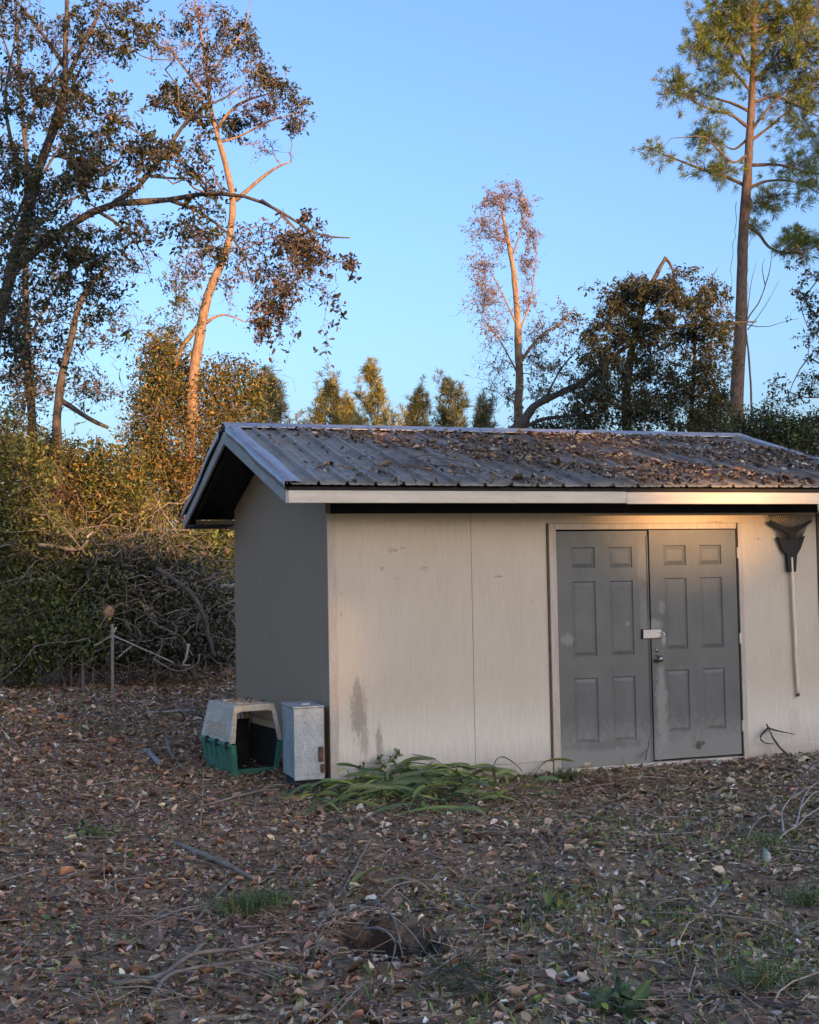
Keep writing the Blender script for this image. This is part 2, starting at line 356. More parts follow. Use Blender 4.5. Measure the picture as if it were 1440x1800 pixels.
# ------------------------------------------------------------------ the shed
S = SHED; L, D, Hw, hf0, hf1, s_, o_, hr = S['L'], S['D'], S['Hw'], S['hf0'], S['hf1'], S['s'], S['o'], S['hr']
xL, Wd, zd = S['xL'], S['W'], S['zd']; xR = xL + Wd; zt = zd + 2.03; TH = .014
shed = empty('storage_shed', (0, 0, 0), 'small tan storage shed with gray double doors and leaf-strewn metal roof', 'shed')
jx = on_y(831, 1100, 0)[0]
YE, ZE = -o_ - .035, hf1 + .044; YR, ZR = D / 2, hr - .012; SL = (ZR - ZE) / (YR - YE)
def zroof(y): return ZE + SL * (y - YE) if y <= YR else ZR - SL * (y - YR)
skz = .085
# front wall sheets (each a board of its own), skirt and corner trims
TL = .072
box('wall_panel', TL, jx - .0018, -.002, TH, skz, Hw, MAT['wall'], shed, .0015)
box('wall_panel', jx + .0018, xL - .075, -.0015, TH, skz, Hw, MAT['wall'], shed, .0015)
box('wall_panel', xL - .075, xR + .065, -.002, TH, zt + .062, Hw, MAT['wall'], shed, .001)
box('wall_panel', xR + .065, L - .03, -.002, TH, skz, Hw, MAT['wall'], shed, .0015)
box('corner_trim', -.004, TL - .003, -.020, .0, -.03, Hw - .002, MAT['trim'], shed, .002)
box('corner_trim', L - .03, L + .004, -.016, .06, -.03, Hw - .002, MAT['trim_dark'], shed, .002)
box('skirt_board', TL, xL - .077, -.016, .012, -.06, skz - .002, MAT['wall'], shed, .003)
box('skirt_board', xR + .067, L - .032, -.016, .012, -.06, skz + .01, MAT['wall'], shed, .003)
box('eave_gap_shade', -.002, L, .004, .03, Hw + .001, hf0 + .16, MAT['black_wood'], shed, .0)  # near-black strip standing in for the shaded gap above the wall top
gab = [(0.0, -.06), (D, -.06), (D, zroof(D) - .13), (D / 2, ZR - .13), (0.0, zroof(0) - .13)]
gab = [(max(y, .001), z) for y, z in gab]
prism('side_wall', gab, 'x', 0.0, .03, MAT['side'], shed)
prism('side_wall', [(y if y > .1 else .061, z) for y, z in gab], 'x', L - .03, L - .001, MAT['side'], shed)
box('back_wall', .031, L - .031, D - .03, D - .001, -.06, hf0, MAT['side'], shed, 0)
# door frame
box('door_trim', xL - .072, xL - .004, -.026, -.003, -.03, zt + .060, MAT['trim'], shed, .003)
box('trim_edge', xL - .088, xL - .073, -.018, -.004, skz, zt + .064, MAT['trim_dark'], shed, .002)
box('door_trim', xL - .003, xR + .003, -.024, -.003, zt + .008, zt + .060, MAT['trim'], shed, .003)
box('door_trim', xR + .018, xR + .064, -.024, -.003, -.03, zt + .060, MAT['trim'], shed, .003)
box('door_jamb', xR + .004, xR + .017, -.010, .05, -.02, zt + .006, MAT['black_wood'], shed, 0)
box('threshold', xL, xR, -.03, .10, -.06, zd - .012, MAT['fascia'], shed, .004)
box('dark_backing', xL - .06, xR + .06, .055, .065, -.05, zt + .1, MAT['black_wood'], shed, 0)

def door(x0, x1, z0, z1, tilt=0.0):
    """one six-panel leaf: stiles and rails proud, six bevelled fields set in"""
    d = .006; yF, yB = -.012, .032
    w = x1 - x0; h = z1 - z0
    cols = [(x0 + .157 * w, x0 + .415 * w), (x0 + .570 * w, x0 + .828 * w)]
    rows = [(z1 - .155 * h, z1 - .068 * h), (z1 - .525 * h, z1 - .212 * h), (z1 - .885 * h, z1 - .615 * h)]
    xsd = sorted([x0, x1] + [v for c in cols for v in c]); zsd = sorted([z0, z1] + [v for r in rows for v in r])
    bm = bmesh.new(); G = {}
    for i, x in enumerate(xsd):
        for j, z in enumerate(zsd): G[i, j] = bm.verts.new((x, yF, z))
    holes = []
    for i in range(len(xsd) - 1):
        for j in range(len(zsd) - 1):
            q = (G[i, j], G[i+1, j], G[i+1, j+1], G[i, j+1])
            if i in (1, 3) and j in (1, 3, 5):
                a = .008; qi = [bm.verts.new((xsd[i] + a, yF + .011, zsd[j] + a)), bm.verts.new((xsd[i+1] - a, yF + .011, zsd[j] + a)), bm.verts.new((xsd[i+1] - a, yF + .011, zsd[j+1] - a)), bm.verts.new((xsd[i] + a, yF + .011, zsd[j+1] - a))]
                for k2 in range(4): bm.faces.new((q[k2], q[(k2+1) % 4], qi[(k2+1) % 4], qi[k2]))
                bm.faces.new(qi); holes.append((xsd[i] + a, xsd[i+1] - a, zsd[j] + a, zsd[j+1] - a))
            else: bm.faces.new(q)
    ring = [G[i, 0] for i in range(len(xsd))] + [G[len(xsd)-1, j] for j in range(1, len(zsd))] + [G[i, len(zsd)-1] for i in range(len(xsd)-2, -1, -1)] + [G[0, j] for j in range(len(zsd)-2, 0, -1)]
    back = [bm.verts.new((v.co.x, yB, v.co.z)) for v in ring]
    for k2 in range(len(ring)): bm.faces.new((ring[k2], back[k2], back[(k2+1) % len(ring)], ring[(k2+1) % len(ring)]))
    bm.faces.new(back[::-1]); bmesh.ops.recalc_face_normals(bm, faces=list(bm.faces))
    leaf = bm_obj('door', bm, MAT['door'], shed)
    for (a0, a1, b0, b1) in holes:
        bm = bmesh.new(); e = .002; t = .030
        A = [bm.verts.new(v) for v in ((a0+e, yF+.0105, b0+e), (a1-e, yF+.0105, b0+e), (a1-e, yF+.0105, b1-e), (a0+e, yF+.0105, b1-e))]
        B = [bm.verts.new(v) for v in ((a0+t, yF+.001, b0+t), (a1-t, yF+.001, b0+t), (a1-t, yF+.001, b1-t), (a0+t, yF+.001, b1-t))]
        for k2 in range(4): bm.faces.new((A[k2], A[(k2+1) % 4], B[(k2+1) % 4], B[k2]))
        bm.faces.new(B); bmesh.ops.recalc_face_normals(bm, faces=list(bm.faces))
        bm_obj('door_panel', bm, MAT['door'], leaf)
    return leaf
xm = xL + Wd / 2
dl = door(xL + .002, xm - .010, zd - .045, zt - .006); dr = door(xm + .010, xR - .002, zd + .010, zt)
dl['label'] = 'left gray six-panel door leaf, scuffed pale along its foot'; dr['label'] = 'right gray six-panel door leaf with round knob'
box('astragal', xm - .022, xm - .0105, -.022, -.0125, zd, zt - .05, MAT['door'], dl, .002)
# hasp, padlock staple, knob
h0 = wp(1128, 1107); h1 = wp(1160, 1121)
box('hasp', h0[0], h1[0], -.032, -.023, h1[1], h0[1], MAT['steel'], dl, .003)
box('hasp_hinge', h0[0] - .012, h0[0] - .001, -.034, -.013, h1[1] - .006, h0[1] + .006, MAT['black_wood'], dl, .002)
V, Q, T = tube(catmull([(h1[0]-.02, -.030, h1[1]+.05), (h1[0]+.012, -.050, h1[1]+.045), (h1[0]+.012, -.055, h1[1]+.015), (h1[0]-.016, -.036, h1[1]+.010)], 10), .006, 6)
mesh_np('staple', V, [Q, T], MAT['steel'], dr, smooth=True)
kx, kz = wp(1155, 1158)
def lathe(name, prof, origin, axis, mat, parent, seg=18):
    prof = np.array(prof); th = np.arange(seg) / seg * 2 * math.pi; n = len(prof)
    c, s2 = np.cos(th), np.sin(th)
    if axis == 'y': V = np.stack([prof[:, 0:1] * c, np.repeat(prof[:, 1:2], seg, 1), prof[:, 0:1] * s2], -1)
    else: V = np.stack([prof[:, 0:1] * c, prof[:, 0:1] * s2, np.repeat(prof[:, 1:2], seg, 1)], -1)
    V = V.reshape(-1, 3) + np.array(origin)
    i = np.arange(n - 1)[:, None] * seg; j = np.arange(seg)[None]; k2 = (j + 1) % seg
    return mesh_np(name, V, np.stack([i + j, i + k2, i + seg + k2, i + seg + j], -1).reshape(-1, 4), mat, parent, smooth=True)
lathe('knob', [(.0, -.085), (.018, -.083), (.027, -.072), (.029, -.060), (.022, -.045), (.013, -.036), (.013, -.024), (.033, -.020), (.035, -.013)], (kx, 0, kz), 'y', MAT['brass'], dr)
lathe('deadbolt_plate', [(.0, -.020), (.017, -.019), (.019, -.013)], (kx - .005, 0, kz + .075), 'y', MAT['brass'], dr)
for py in (972, 1122, 1276):
    q = wp(1296, py); box('hinge', xR + .001, xR + .022, -.030, -.0125, q[1] - .05, q[1] + .05, MAT['trim'] if py != 1122 else MAT['steel'], shed, .003)

# roof structure
XA, XB = -s_, L + s_
def slope_poly(off0, off1): return None
for side in (0, 1):
    f = (lambda y: y) if side == 0 else (lambda y: D - y)
    ya, yb = -o_ + .03, D / 2
    pts = [(f(ya), zroof(ya) - .055), (f(yb), zroof(yb) - .055), (f(yb), zroof(yb) - .035), (f(ya), zroof(ya) - .035)]
    prism('roof_deck', pts, 'x', XA + .02, XB - .02, MAT['black_wood'], shed)
    for x in (XA + .06, 1.1, 2.3, 3.5, XB - .09):
        pts = [(f(ya + .02), zroof(ya) - .145), (f(yb - .02), zroof(yb) - .160), (f(yb - .02), zroof(yb) - .056), (f(ya + .02), zroof(ya) - .058)]
        if x in (1.1, 2.3, 3.5): x += .003
        prism('rafter', pts, 'x', x, x + .036, MAT['black_wood'], shed)
    # board on the gable end, under the metal edge
    for xa in (XA, XB - .022):
        yb2 = D / 2 - .001
        pts = [(f(-o_), hf0), (f(yb2), zroof(yb2) - .165), (f(yb2), zroof(yb2) - .052), (f(-o_), hf1 - .004)]
        prism('rake_board', pts, 'x', xa, xa + .022, MAT['rakeboard'], shed)
xj = on_y(1102, 875, -o_)[0]
box('fascia_board', XA + .023, xj - .001, -o_, -o_ + .022, hf0, hf1, MAT['fascia'], shed, .003)
box('fascia_board', xj + .001, XB - .023, -o_ - .001, -o_ + .021, hf0 - .006, hf1 - .003, MAT['fascia'], shed, .003)
box('fascia_board', XA + .023, XB - .023, D + o_ - .022, D + o_, hf0, hf1, MAT['rakeboard'], shed, .003)
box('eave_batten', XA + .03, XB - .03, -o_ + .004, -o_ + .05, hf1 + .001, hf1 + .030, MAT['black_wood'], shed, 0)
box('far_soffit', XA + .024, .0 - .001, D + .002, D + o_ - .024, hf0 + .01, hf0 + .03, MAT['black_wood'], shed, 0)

# metal sheets: 36 inch cover, ribs every 9 inches
PITCHR = .2286; prof = []
for r in range(4):
    u = r * PITCHR; prof += [(u, .0), (u + .006, .030), (u + .030, .030), (u + .036, .0), (u + .105, .0), (u + .112, .004), (u + .128, .004), (u + .135, .0), (u + .175, .0), (u + .182, .004), (u + .198, .004), (u + .205, .0)]
def sheet(x0, x1, front):
    pr = [(u, h) for u, h in prof if x0 + u <= x1]; pr.append((min(x1 - x0, .9144 + .03), .004 if x1 - x0 < .9 else .021))
    U = np.array([p[0] for p in pr]) + x0; H = np.array([p[1] for p in pr]); n = 12
    ysl = np.linspace(YE - .012, YR - .01, n); V = []
    for j, y in enumerate(ysl):
        dn = .0025 * np.sin(U * 3.1 + y * 2.3 + x0 * 5)
        V.append(np.stack([U, np.full_like(U, y if front else D - y), zroof(y) + H + dn], -1))
    V = np.concatenate(V); m = len(U); i = (np.arange(n - 1)[:, None] * m + np.arange(m - 1)[None]).ravel()
    F = np.stack([i, i + 1, i + m + 1, i + m], -1)
    if not front: F = F[:, ::-1]
    o = mesh_np('roof_sheet', V, F, MAT['roof'], shed)
    md = o.modifiers.new('thickness', 'SOLIDIFY'); md.thickness = .003; md.offset = -1
x = XA + .004
while x < XB - .02:
    sheet(x, min(x + .9144, XB - .004), True); sheet(x, min(x + .9144, XB - .004), False); x += .9144
# ridge cap
pts = []
for y, dz in ((YR - .17, .028), (YR - .165, .034), (YR - .02, .036), (YR, .040), (YR + .02, .036), (YR + .165, .034), (YR + .17, .028)): pts.append((y, zroof(y) + dz))
low = [(y, z - .004) for y, z in pts][::-1]
prism('ridge_cap', pts + low, 'x', XA - .012, XB + .012, MAT['flashing'], shed)
# metal edge trim down both front gable edges, buckled on the near one
for xa, sg, bent in ((XA, 1, True), (XB, -1, False)):
    for fr in (True, False):
        n = 26; ysl = np.linspace(YE - .02, YR - .16, n); a = Acc(); V = []
        for j, y in enumerate(ysl):
            t = j / (n - 1); w = .012 * math.sin(9 * t + 1) * (1 if bent else .2) + (.02 * math.exp(-((t - .62) / .08) ** 2) if bent and fr else 0)
            zz = zroof(y); yy = y if fr else D - y
            V += [(xa - sg * (.020 + .3 * w), yy, zz - .045 + w), (xa - sg * (.018 + .2 * w), yy, zz + .026 + .5 * w), (xa + sg * (.055 + .5 * w), yy, zz + .030 + .35 * abs(w)), (xa + sg * (.120 - .6 * w), yy, zz + .024 + .2 * abs(w))]
        V = np.array(V); i = (np.arange(n - 1)[:, None] * 4 + np.arange(3)[None]).ravel(); F = np.stack([i, i + 1, i + 5, i + 4], -1)
        o = mesh_np('rake_trim', V, F, MAT['flashing'], shed); md = o.modifiers.new('thickness', 'SOLIDIFY'); md.thickness = .003

# ------------------------------------------------------------------ trees
class Tree:
    def __init__(s, name, base, label, cat='tree', bark='bark_dark', twig='twig', leafmat='leaf', group=None):
        s.base = np.array([base[0], base[1], float(gz(base[0], base[1]))]); s.root = empty(name, s.base, label, cat, group)
        s.bark, s.twigm, s.leafm = MAT[bark], MAT[twig], MAT[leafmat]
        s.tw = Acc(); s.pts = []; s.lv = Acc(); s.first = True
    def limb(s, P, r0, r1, name='limb', sides=8, n=None, wob=.25, keep=True):
        P = np.asarray(P, float); Ln = np.linalg.norm(np.diff(P, axis=0), axis=1).sum(); n = n or int(np.clip(Ln * 4, 6, 40))
        Q = catmull(P, n); t = np.linspace(0, 1, n); R = r0 + (r1 - r0) * t ** .85
        nz = rng.normal(size=(n, 3)); nz = (nz + np.roll(nz, 1, 0) + np.roll(nz, -1, 0)) / 3; nz[0] = 0
        Q = Q + nz * R[:, None] * wob; R = R * (1 + .06 * rng.normal(size=n))
        V, F4, F3 = tube(Q, R, sides); mesh_np(name, V, [F4, F3], s.bark, s.root, smooth=True, origin=s.base)
        if keep: s.pts.append(np.column_stack([Q, R]))
    def nearest(s, p):
        A = np.concatenate(s.pts); below = A[:, :3] - p
        d = np.linalg.norm(below, axis=1) + np.clip(below[:, 2], 0, 9) * .8; i = np.argmin(d); return A[i, :3], A[i, 3]
    def spray(s, a, b, r=.010, sides=4, n=6, wob=.06, sag=0.0):
        a = np.asarray(a, float); b = np.asarray(b, float); t = np.linspace(0, 1, n)[:, None]; ln = np.linalg.norm(b - a)
        nz = rng.normal(size=(n, 3)) * wob * ln; nz[0] = 0; nz[-1] *= .3
        Q = a * (1 - t) + b * t + nz; Q[:, 2] += (np.sin(t[:, 0] * math.pi) * .10 * ln) - sag * t[:, 0] ** 2 * ln
        s.tw.tube(Q, np.linspace(r, r * .4, n), sides); return Q
    def leaves(s, P, n, size, pal, spread=.08, aspect=.5, droop=0.0, var=.3):
        i = rng.integers(0, len(P), n); Pn = P[i] + rng.normal(size=(n, 3)) * spread
        X = rng.normal(size=(n, 3)); X[:, 2] -= droop; N = rng.normal(size=(n, 3)) + np.array([0, -.2, .6])
        Ls = size * np.clip(rng.normal(1, .28, n), .45, 1.8); col = pick(pal, n, var)
        V, c = scatter(Pn, X, N, Ls, Ls * aspect * rng.uniform(.75, 1.2, n), col); s.lv.add(V, leaf_faces(n), None, c)
    def clump(s, c, r, twigs, lpt, size, pal, connect=True, droop=0.2, r_conn=.018, twig_r=.007, sag=.1, bare=0.0, spread=.07, aspect=.5):
        """a clump of twigs and leaves about c with radii r, joined to the nearest limb"""
        c = np.asarray(c, float); r = np.broadcast_to(np.asarray(r, float), (3,))
        hubs = []
        if connect and s.pts:
            a, ra = s.nearest(c); Q = s.spray(a, c, min(r_conn, ra * .8), 5, 8, .05, sag); hubs = list(Q[4:])
        else: hubs = [c]
        for k in range(twigs):
            h = hubs[rng.integers(len(hubs))]; u = unit(rng.normal(size=3)) * r * (rng.random() ** .45) * 1.2; e = c + u
            Q = s.spray(h, e, twig_r * 1.2, 3, 6, .08, sag); hubs.append(Q[int(rng.integers(2, 5))]); hubs = hubs[-14:]; ln = np.linalg.norm(e - h) + .01; fw = (e - h) / ln
            for q in range(4):
                m = Q[rng.integers(2, 6)]; e2 = m + unit(rng.normal(size=3) + fw * 1.1) * r.mean() * rng.uniform(.16, .42)
                Q2 = s.spray(m, e2, twig_r * .6, 3, 3, .09, sag)
                if rng.random() < bare: continue
                t = rng.random(9)[:, None] * 1.999; i = t[:, 0].astype(int); f = t - i[:, None]; s.leaves(Q2[i] * (1 - f) + Q2[i + 1] * f, max(1, int(lpt * rng.uniform(.12, .42))), size, pal, spread * .4, aspect, droop)
    def finish(s):
        o = s.tw.build('twigs', s.twigm, s.root, origin=s.base)
        if o: o['kind'] = 'stuff'
        o = s.lv.build('crown', s.leafm, s.root, origin=s.base)
        if o: o['kind'] = 'stuff'
def pl(d, *pp): return [at(x, y, d if len(q) == 0 else q[0]) for (x, y, *q) in pp]
def mpp(d): return d / F_PX                                   # metres per photograph pixel at distance d
def foot(px, d):                                              # ground point under pixel column px at distance d
    p = at(px, 1050, d); return np.array([p[0], p[1], 0.0])

DARK = [(0.054, 0.076, 0.031, 4), (0.08, 0.107, 0.043, 3), (0.039, 0.054, 0.029, 3), (0.251, 0.152, 0.079, 1), (0.126, 0.107, 0.057, 1)]
DARKB = [(.030, .042, .022, 3), (.050, .055, .030, 2), (.14, .085, .055, 2), (.20, .13, .09, 1)]
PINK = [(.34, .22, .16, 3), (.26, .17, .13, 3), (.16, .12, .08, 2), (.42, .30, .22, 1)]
GOLD = [(0.329, 0.245, 0.057, 3), (0.224, 0.201, 0.051, 3), (0.134, 0.144, 0.037, 3), (0.448, 0.245, 0.063, 2), (0.09, 0.107, 0.037, 2)]
GREEN = [(0.129, 0.178, 0.058, 4), (0.199, 0.243, 0.073, 3), (0.091, 0.13, 0.051, 3), (0.312, 0.326, 0.104, 1)]
LIME = [(0.288, 0.317, 0.072, 3), (0.403, 0.374, 0.086, 2), (0.173, 0.216, 0.058, 3)]

# ---- dark leafy tree on the left with the long arching bough
d1 = 16.0
t1 = Tree('oak_tree', foot(-60, d1), 'dark leafy tree at left edge with a long bough arching over to the right', bark='bark_dark')
b0 = foot(-60, d1); b0[2] = -.1
t1.limb([b0] + pl(d1, (-45, 900), (-25, 700), (0, 560), (22, 470), (40, 400), (62, 320), (88, 240), (112, 150), (116, 60), (118, -60)), .12, .022, 'trunk', 9)
t1.limb(pl(d1, (18, 480), (60, 445), (110, 405), (190, 362), (280, 353), (330, 345), (375, 340, 15.6), (440, 347, 15.3), (500, 375, 15.1), (560, 412, 15.0), (615, 418, 15)), .058, .008)
t1.limb(pl(d1, (200, 358), (250, 322), (285, 275), (320, 222), (345, 195), (390, 175), (425, 150)), .036, .008)
t1.limb(pl(d1, (300, 352), (350, 372), (395, 405), (425, 440), (440, 490)), .030, .006)
t1.limb(pl(d1, (460, 352, 15.2), (500, 380, 15.1), (540, 425, 15), (580, 455, 15), (625, 470, 15)), .020, .005)
t1.limb(pl(d1, (170, 370), (215, 400), (245, 435), (265, 480)), .025, .005)
t1.limb(pl(d1, (80, 260), (50, 330), (20, 400), (-30, 470)), .03, .01)
t1.limb(pl(d1, (112, 150), (150, 70), (175, 20), (200, -60)), .035, .012)
t1.limb(pl(d1, (110, 110), (75, 60), (40, 15), (0, -30)), .035, .012)
t1.limb(pl(d1, (90, 250), (110, 200), (130, 140), (160, 90), (185, 40)), .028, .008)
t1.limb(pl(d1, (55, 330), (20, 250), (10, 160), (25, 80), (30, 0)), .030, .008)
t1.limb(pl(d1, (265, 310), (310, 313), (350, 312), (378, 290)), .018, .004)
m1 = mpp(d1)
for (x, y, rx, ry, tw, lp) in [(15, 20, 60, 45, 20, 22), (20, 120, 70, 60, 14, 14), (105, 165, 55, 50, 34, 26), (125, 190, 40, 40, 18, 26), (190, 75, 45, 40, 24, 22), (235, 55, 25, 25, 10, 18), (255, 50, 22, 18, 6, 14), (200, 15, 45, 30, 14, 18), (140, 40, 50, 50, 14, 14), (60, 60, 45, 60, 12, 12),
    (30, 190, 60, 50, 22, 22), (200, 190, 35, 35, 16, 22), (150, 290, 40, 55, 40, 32), (140, 310, 50, 45, 26, 26), (45, 300, 50, 60, 34, 28), (10, 350, 45, 60, 20, 24), (60, 390, 60, 50, 26, 24), (230, 250, 40, 40, 15, 18), (265, 265, 35, 25, 10, 14), (240, 300, 40, 35, 14, 18), (320, 180, 45, 28, 22, 24), (285, 165, 25, 18, 9, 18), (350, 200, 35, 22, 12, 20), (310, 280, 45, 22, 14, 16), (345, 300, 35, 18, 10, 14), (350, 250, 30, 25, 6, 10),
    (90, 440, 65, 35, 44, 28), (150, 450, 40, 30, 22, 24), (30, 500, 60, 60, 30, 22), (100, 540, 60, 50, 24, 20), (170, 520, 40, 40, 20, 20), (10, 600, 50, 60, 24, 20), (60, 620, 60, 50, 20, 18), (210, 440, 45, 40, 14, 16), (240, 390, 40, 30, 12, 14),
    (365, 365, 30, 50, 16, 18), (350, 410, 40, 50, 16, 18), (380, 440, 40, 40, 12, 16), (440, 430, 45, 40, 14, 14), (500, 430, 40, 40, 16, 16), (530, 425, 42, 34, 36, 30), (560, 450, 45, 32, 26, 26), (610, 465, 22, 14, 8, 18), (537, 372, 8, 16, 4, 14), (480, 470, 40, 40, 14, 16), (575, 500, 24, 45, 8, 12), (500, 500, 50, 40, 14, 14)]:
    t1.clump(at(x, y, d1 - .5 + rng.uniform(-.9, .9)), (rx * m1 * 1.3, rx * m1 * 1.1, ry * m1 * 1.25), int(tw * .85) + 5, lp * (1.0 if x < 430 else .62), .056, DARK if x < 430 else DARKB, r_conn=.013, twig_r=.0045)
# hanging vine strands under the bough
for (x, y, l) in [(590, 480, 60), (560, 500, 130), (585, 520, 50), (525, 560, 70), (470, 570, 60), (620, 470, 20), (420, 450, 70), (440, 420, 90), (570, 560, 70)]:
    a = at(x, y, 15); Q = t1.spray(a, a - np.array([rng.normal() * .08, 0, l * m1]), .004, 3, 8, .05); t1.leaves(Q[3:], 14, .06, DARKB, .04, .5, .6)
t1.finish()

# ---- small broken tree at left
t2 = Tree('broken_tree', foot(100, 23.5), 'slim dark broken tree with a snapped side branch at left, below the arching bough', bark='bark_dark')
b0 = foot(100, 23.5); b0[2] = -.1
t2.limb([b0] + pl(23.5, (104, 900), (100, 780), (104, 710), (112, 650), (126, 590), (137, 545), (160, 500), (178, 482), (188, 465)), .11, .036, 'trunk', 8)
t2.limb(pl(23.5, (108, 705), (135, 722), (160, 738), (190, 752)), .055, .035)
for (x, y, rx, ry, tw, lp) in [(70, 560, 50, 50, 16, 18), (150, 560, 35, 40, 10, 14), (185, 600, 45, 30, 10, 14), (40, 690, 60, 60, 30, 24), (20, 640, 50, 50, 20, 22), (140, 690, 50, 40, 14, 16), (20, 760, 50, 60, 24, 24)]:
    t2.clump(at(x, y, 23.3), (rx * mpp(23.5), rx * mpp(23.5) * .7, ry * mpp(23.5)), int(tw * .8) + 3, lp * .9, .066, DARK, r_conn=.012, twig_r=.005)
# a few big leaves hanging at a twig end
Q = t2.spray(at(150, 560, 23.4), at(222, 585, 23), .006, 4, 7, .05); t2.leaves(Q[-1:], 9, .17, DARK[:3], .06, .4, 1.0)
t2.finish()

# ---- second, finer tree standing behind the dark one
d11 = 25.0; m11 = mpp(d11)
t11 = Tree('slender_tree', foot(60, d11), 'slender twiggy tree standing behind the dark tree at top left', bark='bark_dark')
b0 = foot(62, d11); b0[2] = -.1
t11.limb([b0] + pl(d11, (62, 900), (58, 760), (50, 620), (44, 480), (48, 340), (40, 200), (30, 60), (24, -60)), .12, .02, 'trunk', 8)
for pp in ([(50, 600), (90, 520), (130, 470), (170, 400)], [(45, 470), (20, 400), (0, 330)], [(48, 360), (90, 280), (140, 220), (200, 160)], [(42, 240), (80, 150), (130, 80), (180, 30)], [(44, 420), (110, 360), (180, 330), (240, 330)], [(36, 150), (10, 80), (-10, 20)]): t11.limb(pl(d11, *pp), .035, .008)
for (x, y, rx, ry, tw, lp) in [(30, 40, 60, 50, 16, 14), (100, 60, 55, 50, 16, 12), (160, 110, 55, 50, 16, 12), (40, 150, 55, 50, 18, 16), (110, 230, 50, 45, 16, 14), (180, 230, 45, 45, 14, 12), (20, 260, 50, 50, 16, 16), (80, 340, 55, 45, 18, 16), (200, 330, 50, 40, 14, 12), (20, 420, 50, 55, 20, 18), (140, 400, 55, 45, 16, 14), (90, 490, 60, 50, 18, 16), (30, 560, 55, 50, 22, 20), (180, 470, 50, 50, 14, 14), (210, 560, 45, 50, 14, 12), (120, 610, 60, 45, 18, 16), (40, 680, 65, 50, 26, 22), (180, 680, 55, 40, 18, 14), (250, 470, 40, 50, 10, 10)]:
    t11.clump(at(x, y, d11 + rng.uniform(-.6, .6)), (rx * m11, rx * m11 * .8, ry * m11), tw + 3, lp, .062, DARKB + DARK[:2], r_conn=.014, twig_r=.006)
t11.finish()

# ---- leaning trunk in evening sun
d3 = 26.0; m3 = mpp(d3)
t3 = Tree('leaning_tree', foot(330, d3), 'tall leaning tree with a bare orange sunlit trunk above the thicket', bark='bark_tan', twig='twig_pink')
b0 = foot(325, d3); b0[2] = -.1
t3.limb([b0] + pl(d3, (332, 850), (338, 690), (345, 620), (360, 540), (384, 472), (403, 420), (410, 355), (397, 290), (378, 225), (368, 170), (362, 110), (352, 50), (340, -10)), .135, .014, 'trunk', 10)
t3.limb(pl(d3, (414, 352), (440, 330), (470, 305), (490, 293), (512, 284)), .05, .014)
t3.limb(pl(d3, (352, 570), (335, 590), (318, 612), (308, 650)), .06, .045)
t3.limb(pl(d3, (362, 568), (380, 556), (400, 553), (432, 566)), .035, .012)
t3.limb(pl(d3, (380, 230), (410, 190), (450, 170), (500, 160)), .04, .010)
t3.limb(pl(d3, (370, 180), (340, 140), (310, 100), (290, 70)), .035, .010)
t3.limb(pl(d3, (366, 140), (400, 90), (430, 50), (440, 0)), .03, .008)
t3.limb(pl(d3, (385, 250), (420, 240), (470, 215), (530, 195)), .03, .008)
for (x, y, rx, ry, tw, lp, pal) in [(320, 45, 40, 35, 18, 20, DARK), (400, 50, 55, 40, 30, 24, DARK), (420, 75, 40, 40, 24, 26, DARK), (360, 90, 50, 40, 24, 22, DARK), (380, 130, 50, 35, 18, 18, DARKB), (450, 110, 30, 35, 14, 22, DARK), (490, 150, 40, 32, 26, 26, DARK), (520, 180, 30, 35, 18, 22, DARK), (470, 190, 45, 40, 20, 18, DARKB), (410, 225, 28, 26, 24, 30, DARK), (440, 200, 40, 30, 14, 18, PINK), (510, 215, 30, 25, 12, 16, DARKB), (300, 90, 40, 50, 14, 10, PINK), (340, 160, 40, 40, 10, 10, PINK), (470, 260, 45, 25, 10, 5, PINK), (440, 150, 60, 50, 16, 8, PINK), (350, 20, 40, 40, 12, 12, PINK),
    (480, 540, 42, 48, 46, 30, DARKB), (465, 570, 25, 40, 20, 28, DARKB), (500, 500, 45, 40, 18, 18, DARKB), (400, 500, 40, 60, 12, 10, PINK), (310, 520, 40, 60, 24, 24, GREEN), (330, 480, 30, 60, 16, 16, DARKB), (290, 580, 40, 50, 18, 20, GREEN), (350, 440, 40, 50, 16, 16, DARKB), (440, 480, 35, 60, 12, 14, DARKB)]:
    t3.clump(at(x, y, d3 + rng.uniform(-.7, .7)), (rx * m3, rx * m3 * .8, ry * m3), int(tw * .85) + 5, lp * 1.0, .062, pal, r_conn=.016, twig_r=.006, sag=.15)
t3.finish()

# ---- sparse narrow tree in the middle
d5 = 34.0; m5 = mpp(d5)
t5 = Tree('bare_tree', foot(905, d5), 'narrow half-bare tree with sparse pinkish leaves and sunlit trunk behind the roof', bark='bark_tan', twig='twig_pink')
b0 = foot(908, d5); b0[2] = -.1
t5.limb([b0] + pl(d5, (908, 860), (912, 740), (913, 650), (910, 580), (906, 500), (897, 440), (888, 400), (882, 370), (878, 345)), .17, .016, 'trunk', 10)
t5.limb(pl(d5, (908, 570), (890, 530), (870, 490), (850, 450)), .03, .008); t5.limb(pl(d5, (905, 600), (930, 540), (940, 480), (944, 420)), .03, .008)
t5.limb(pl(d5, (900, 450), (915, 410), (925, 370), (928, 340)), .025, .006); t5.limb(pl(d5, (912, 660), (880, 600), (850, 560), (832, 520)), .03, .006)
t5.limb(pl(d5, (912, 640), (950, 590), (985, 570), (1005, 545)), .05, .012)
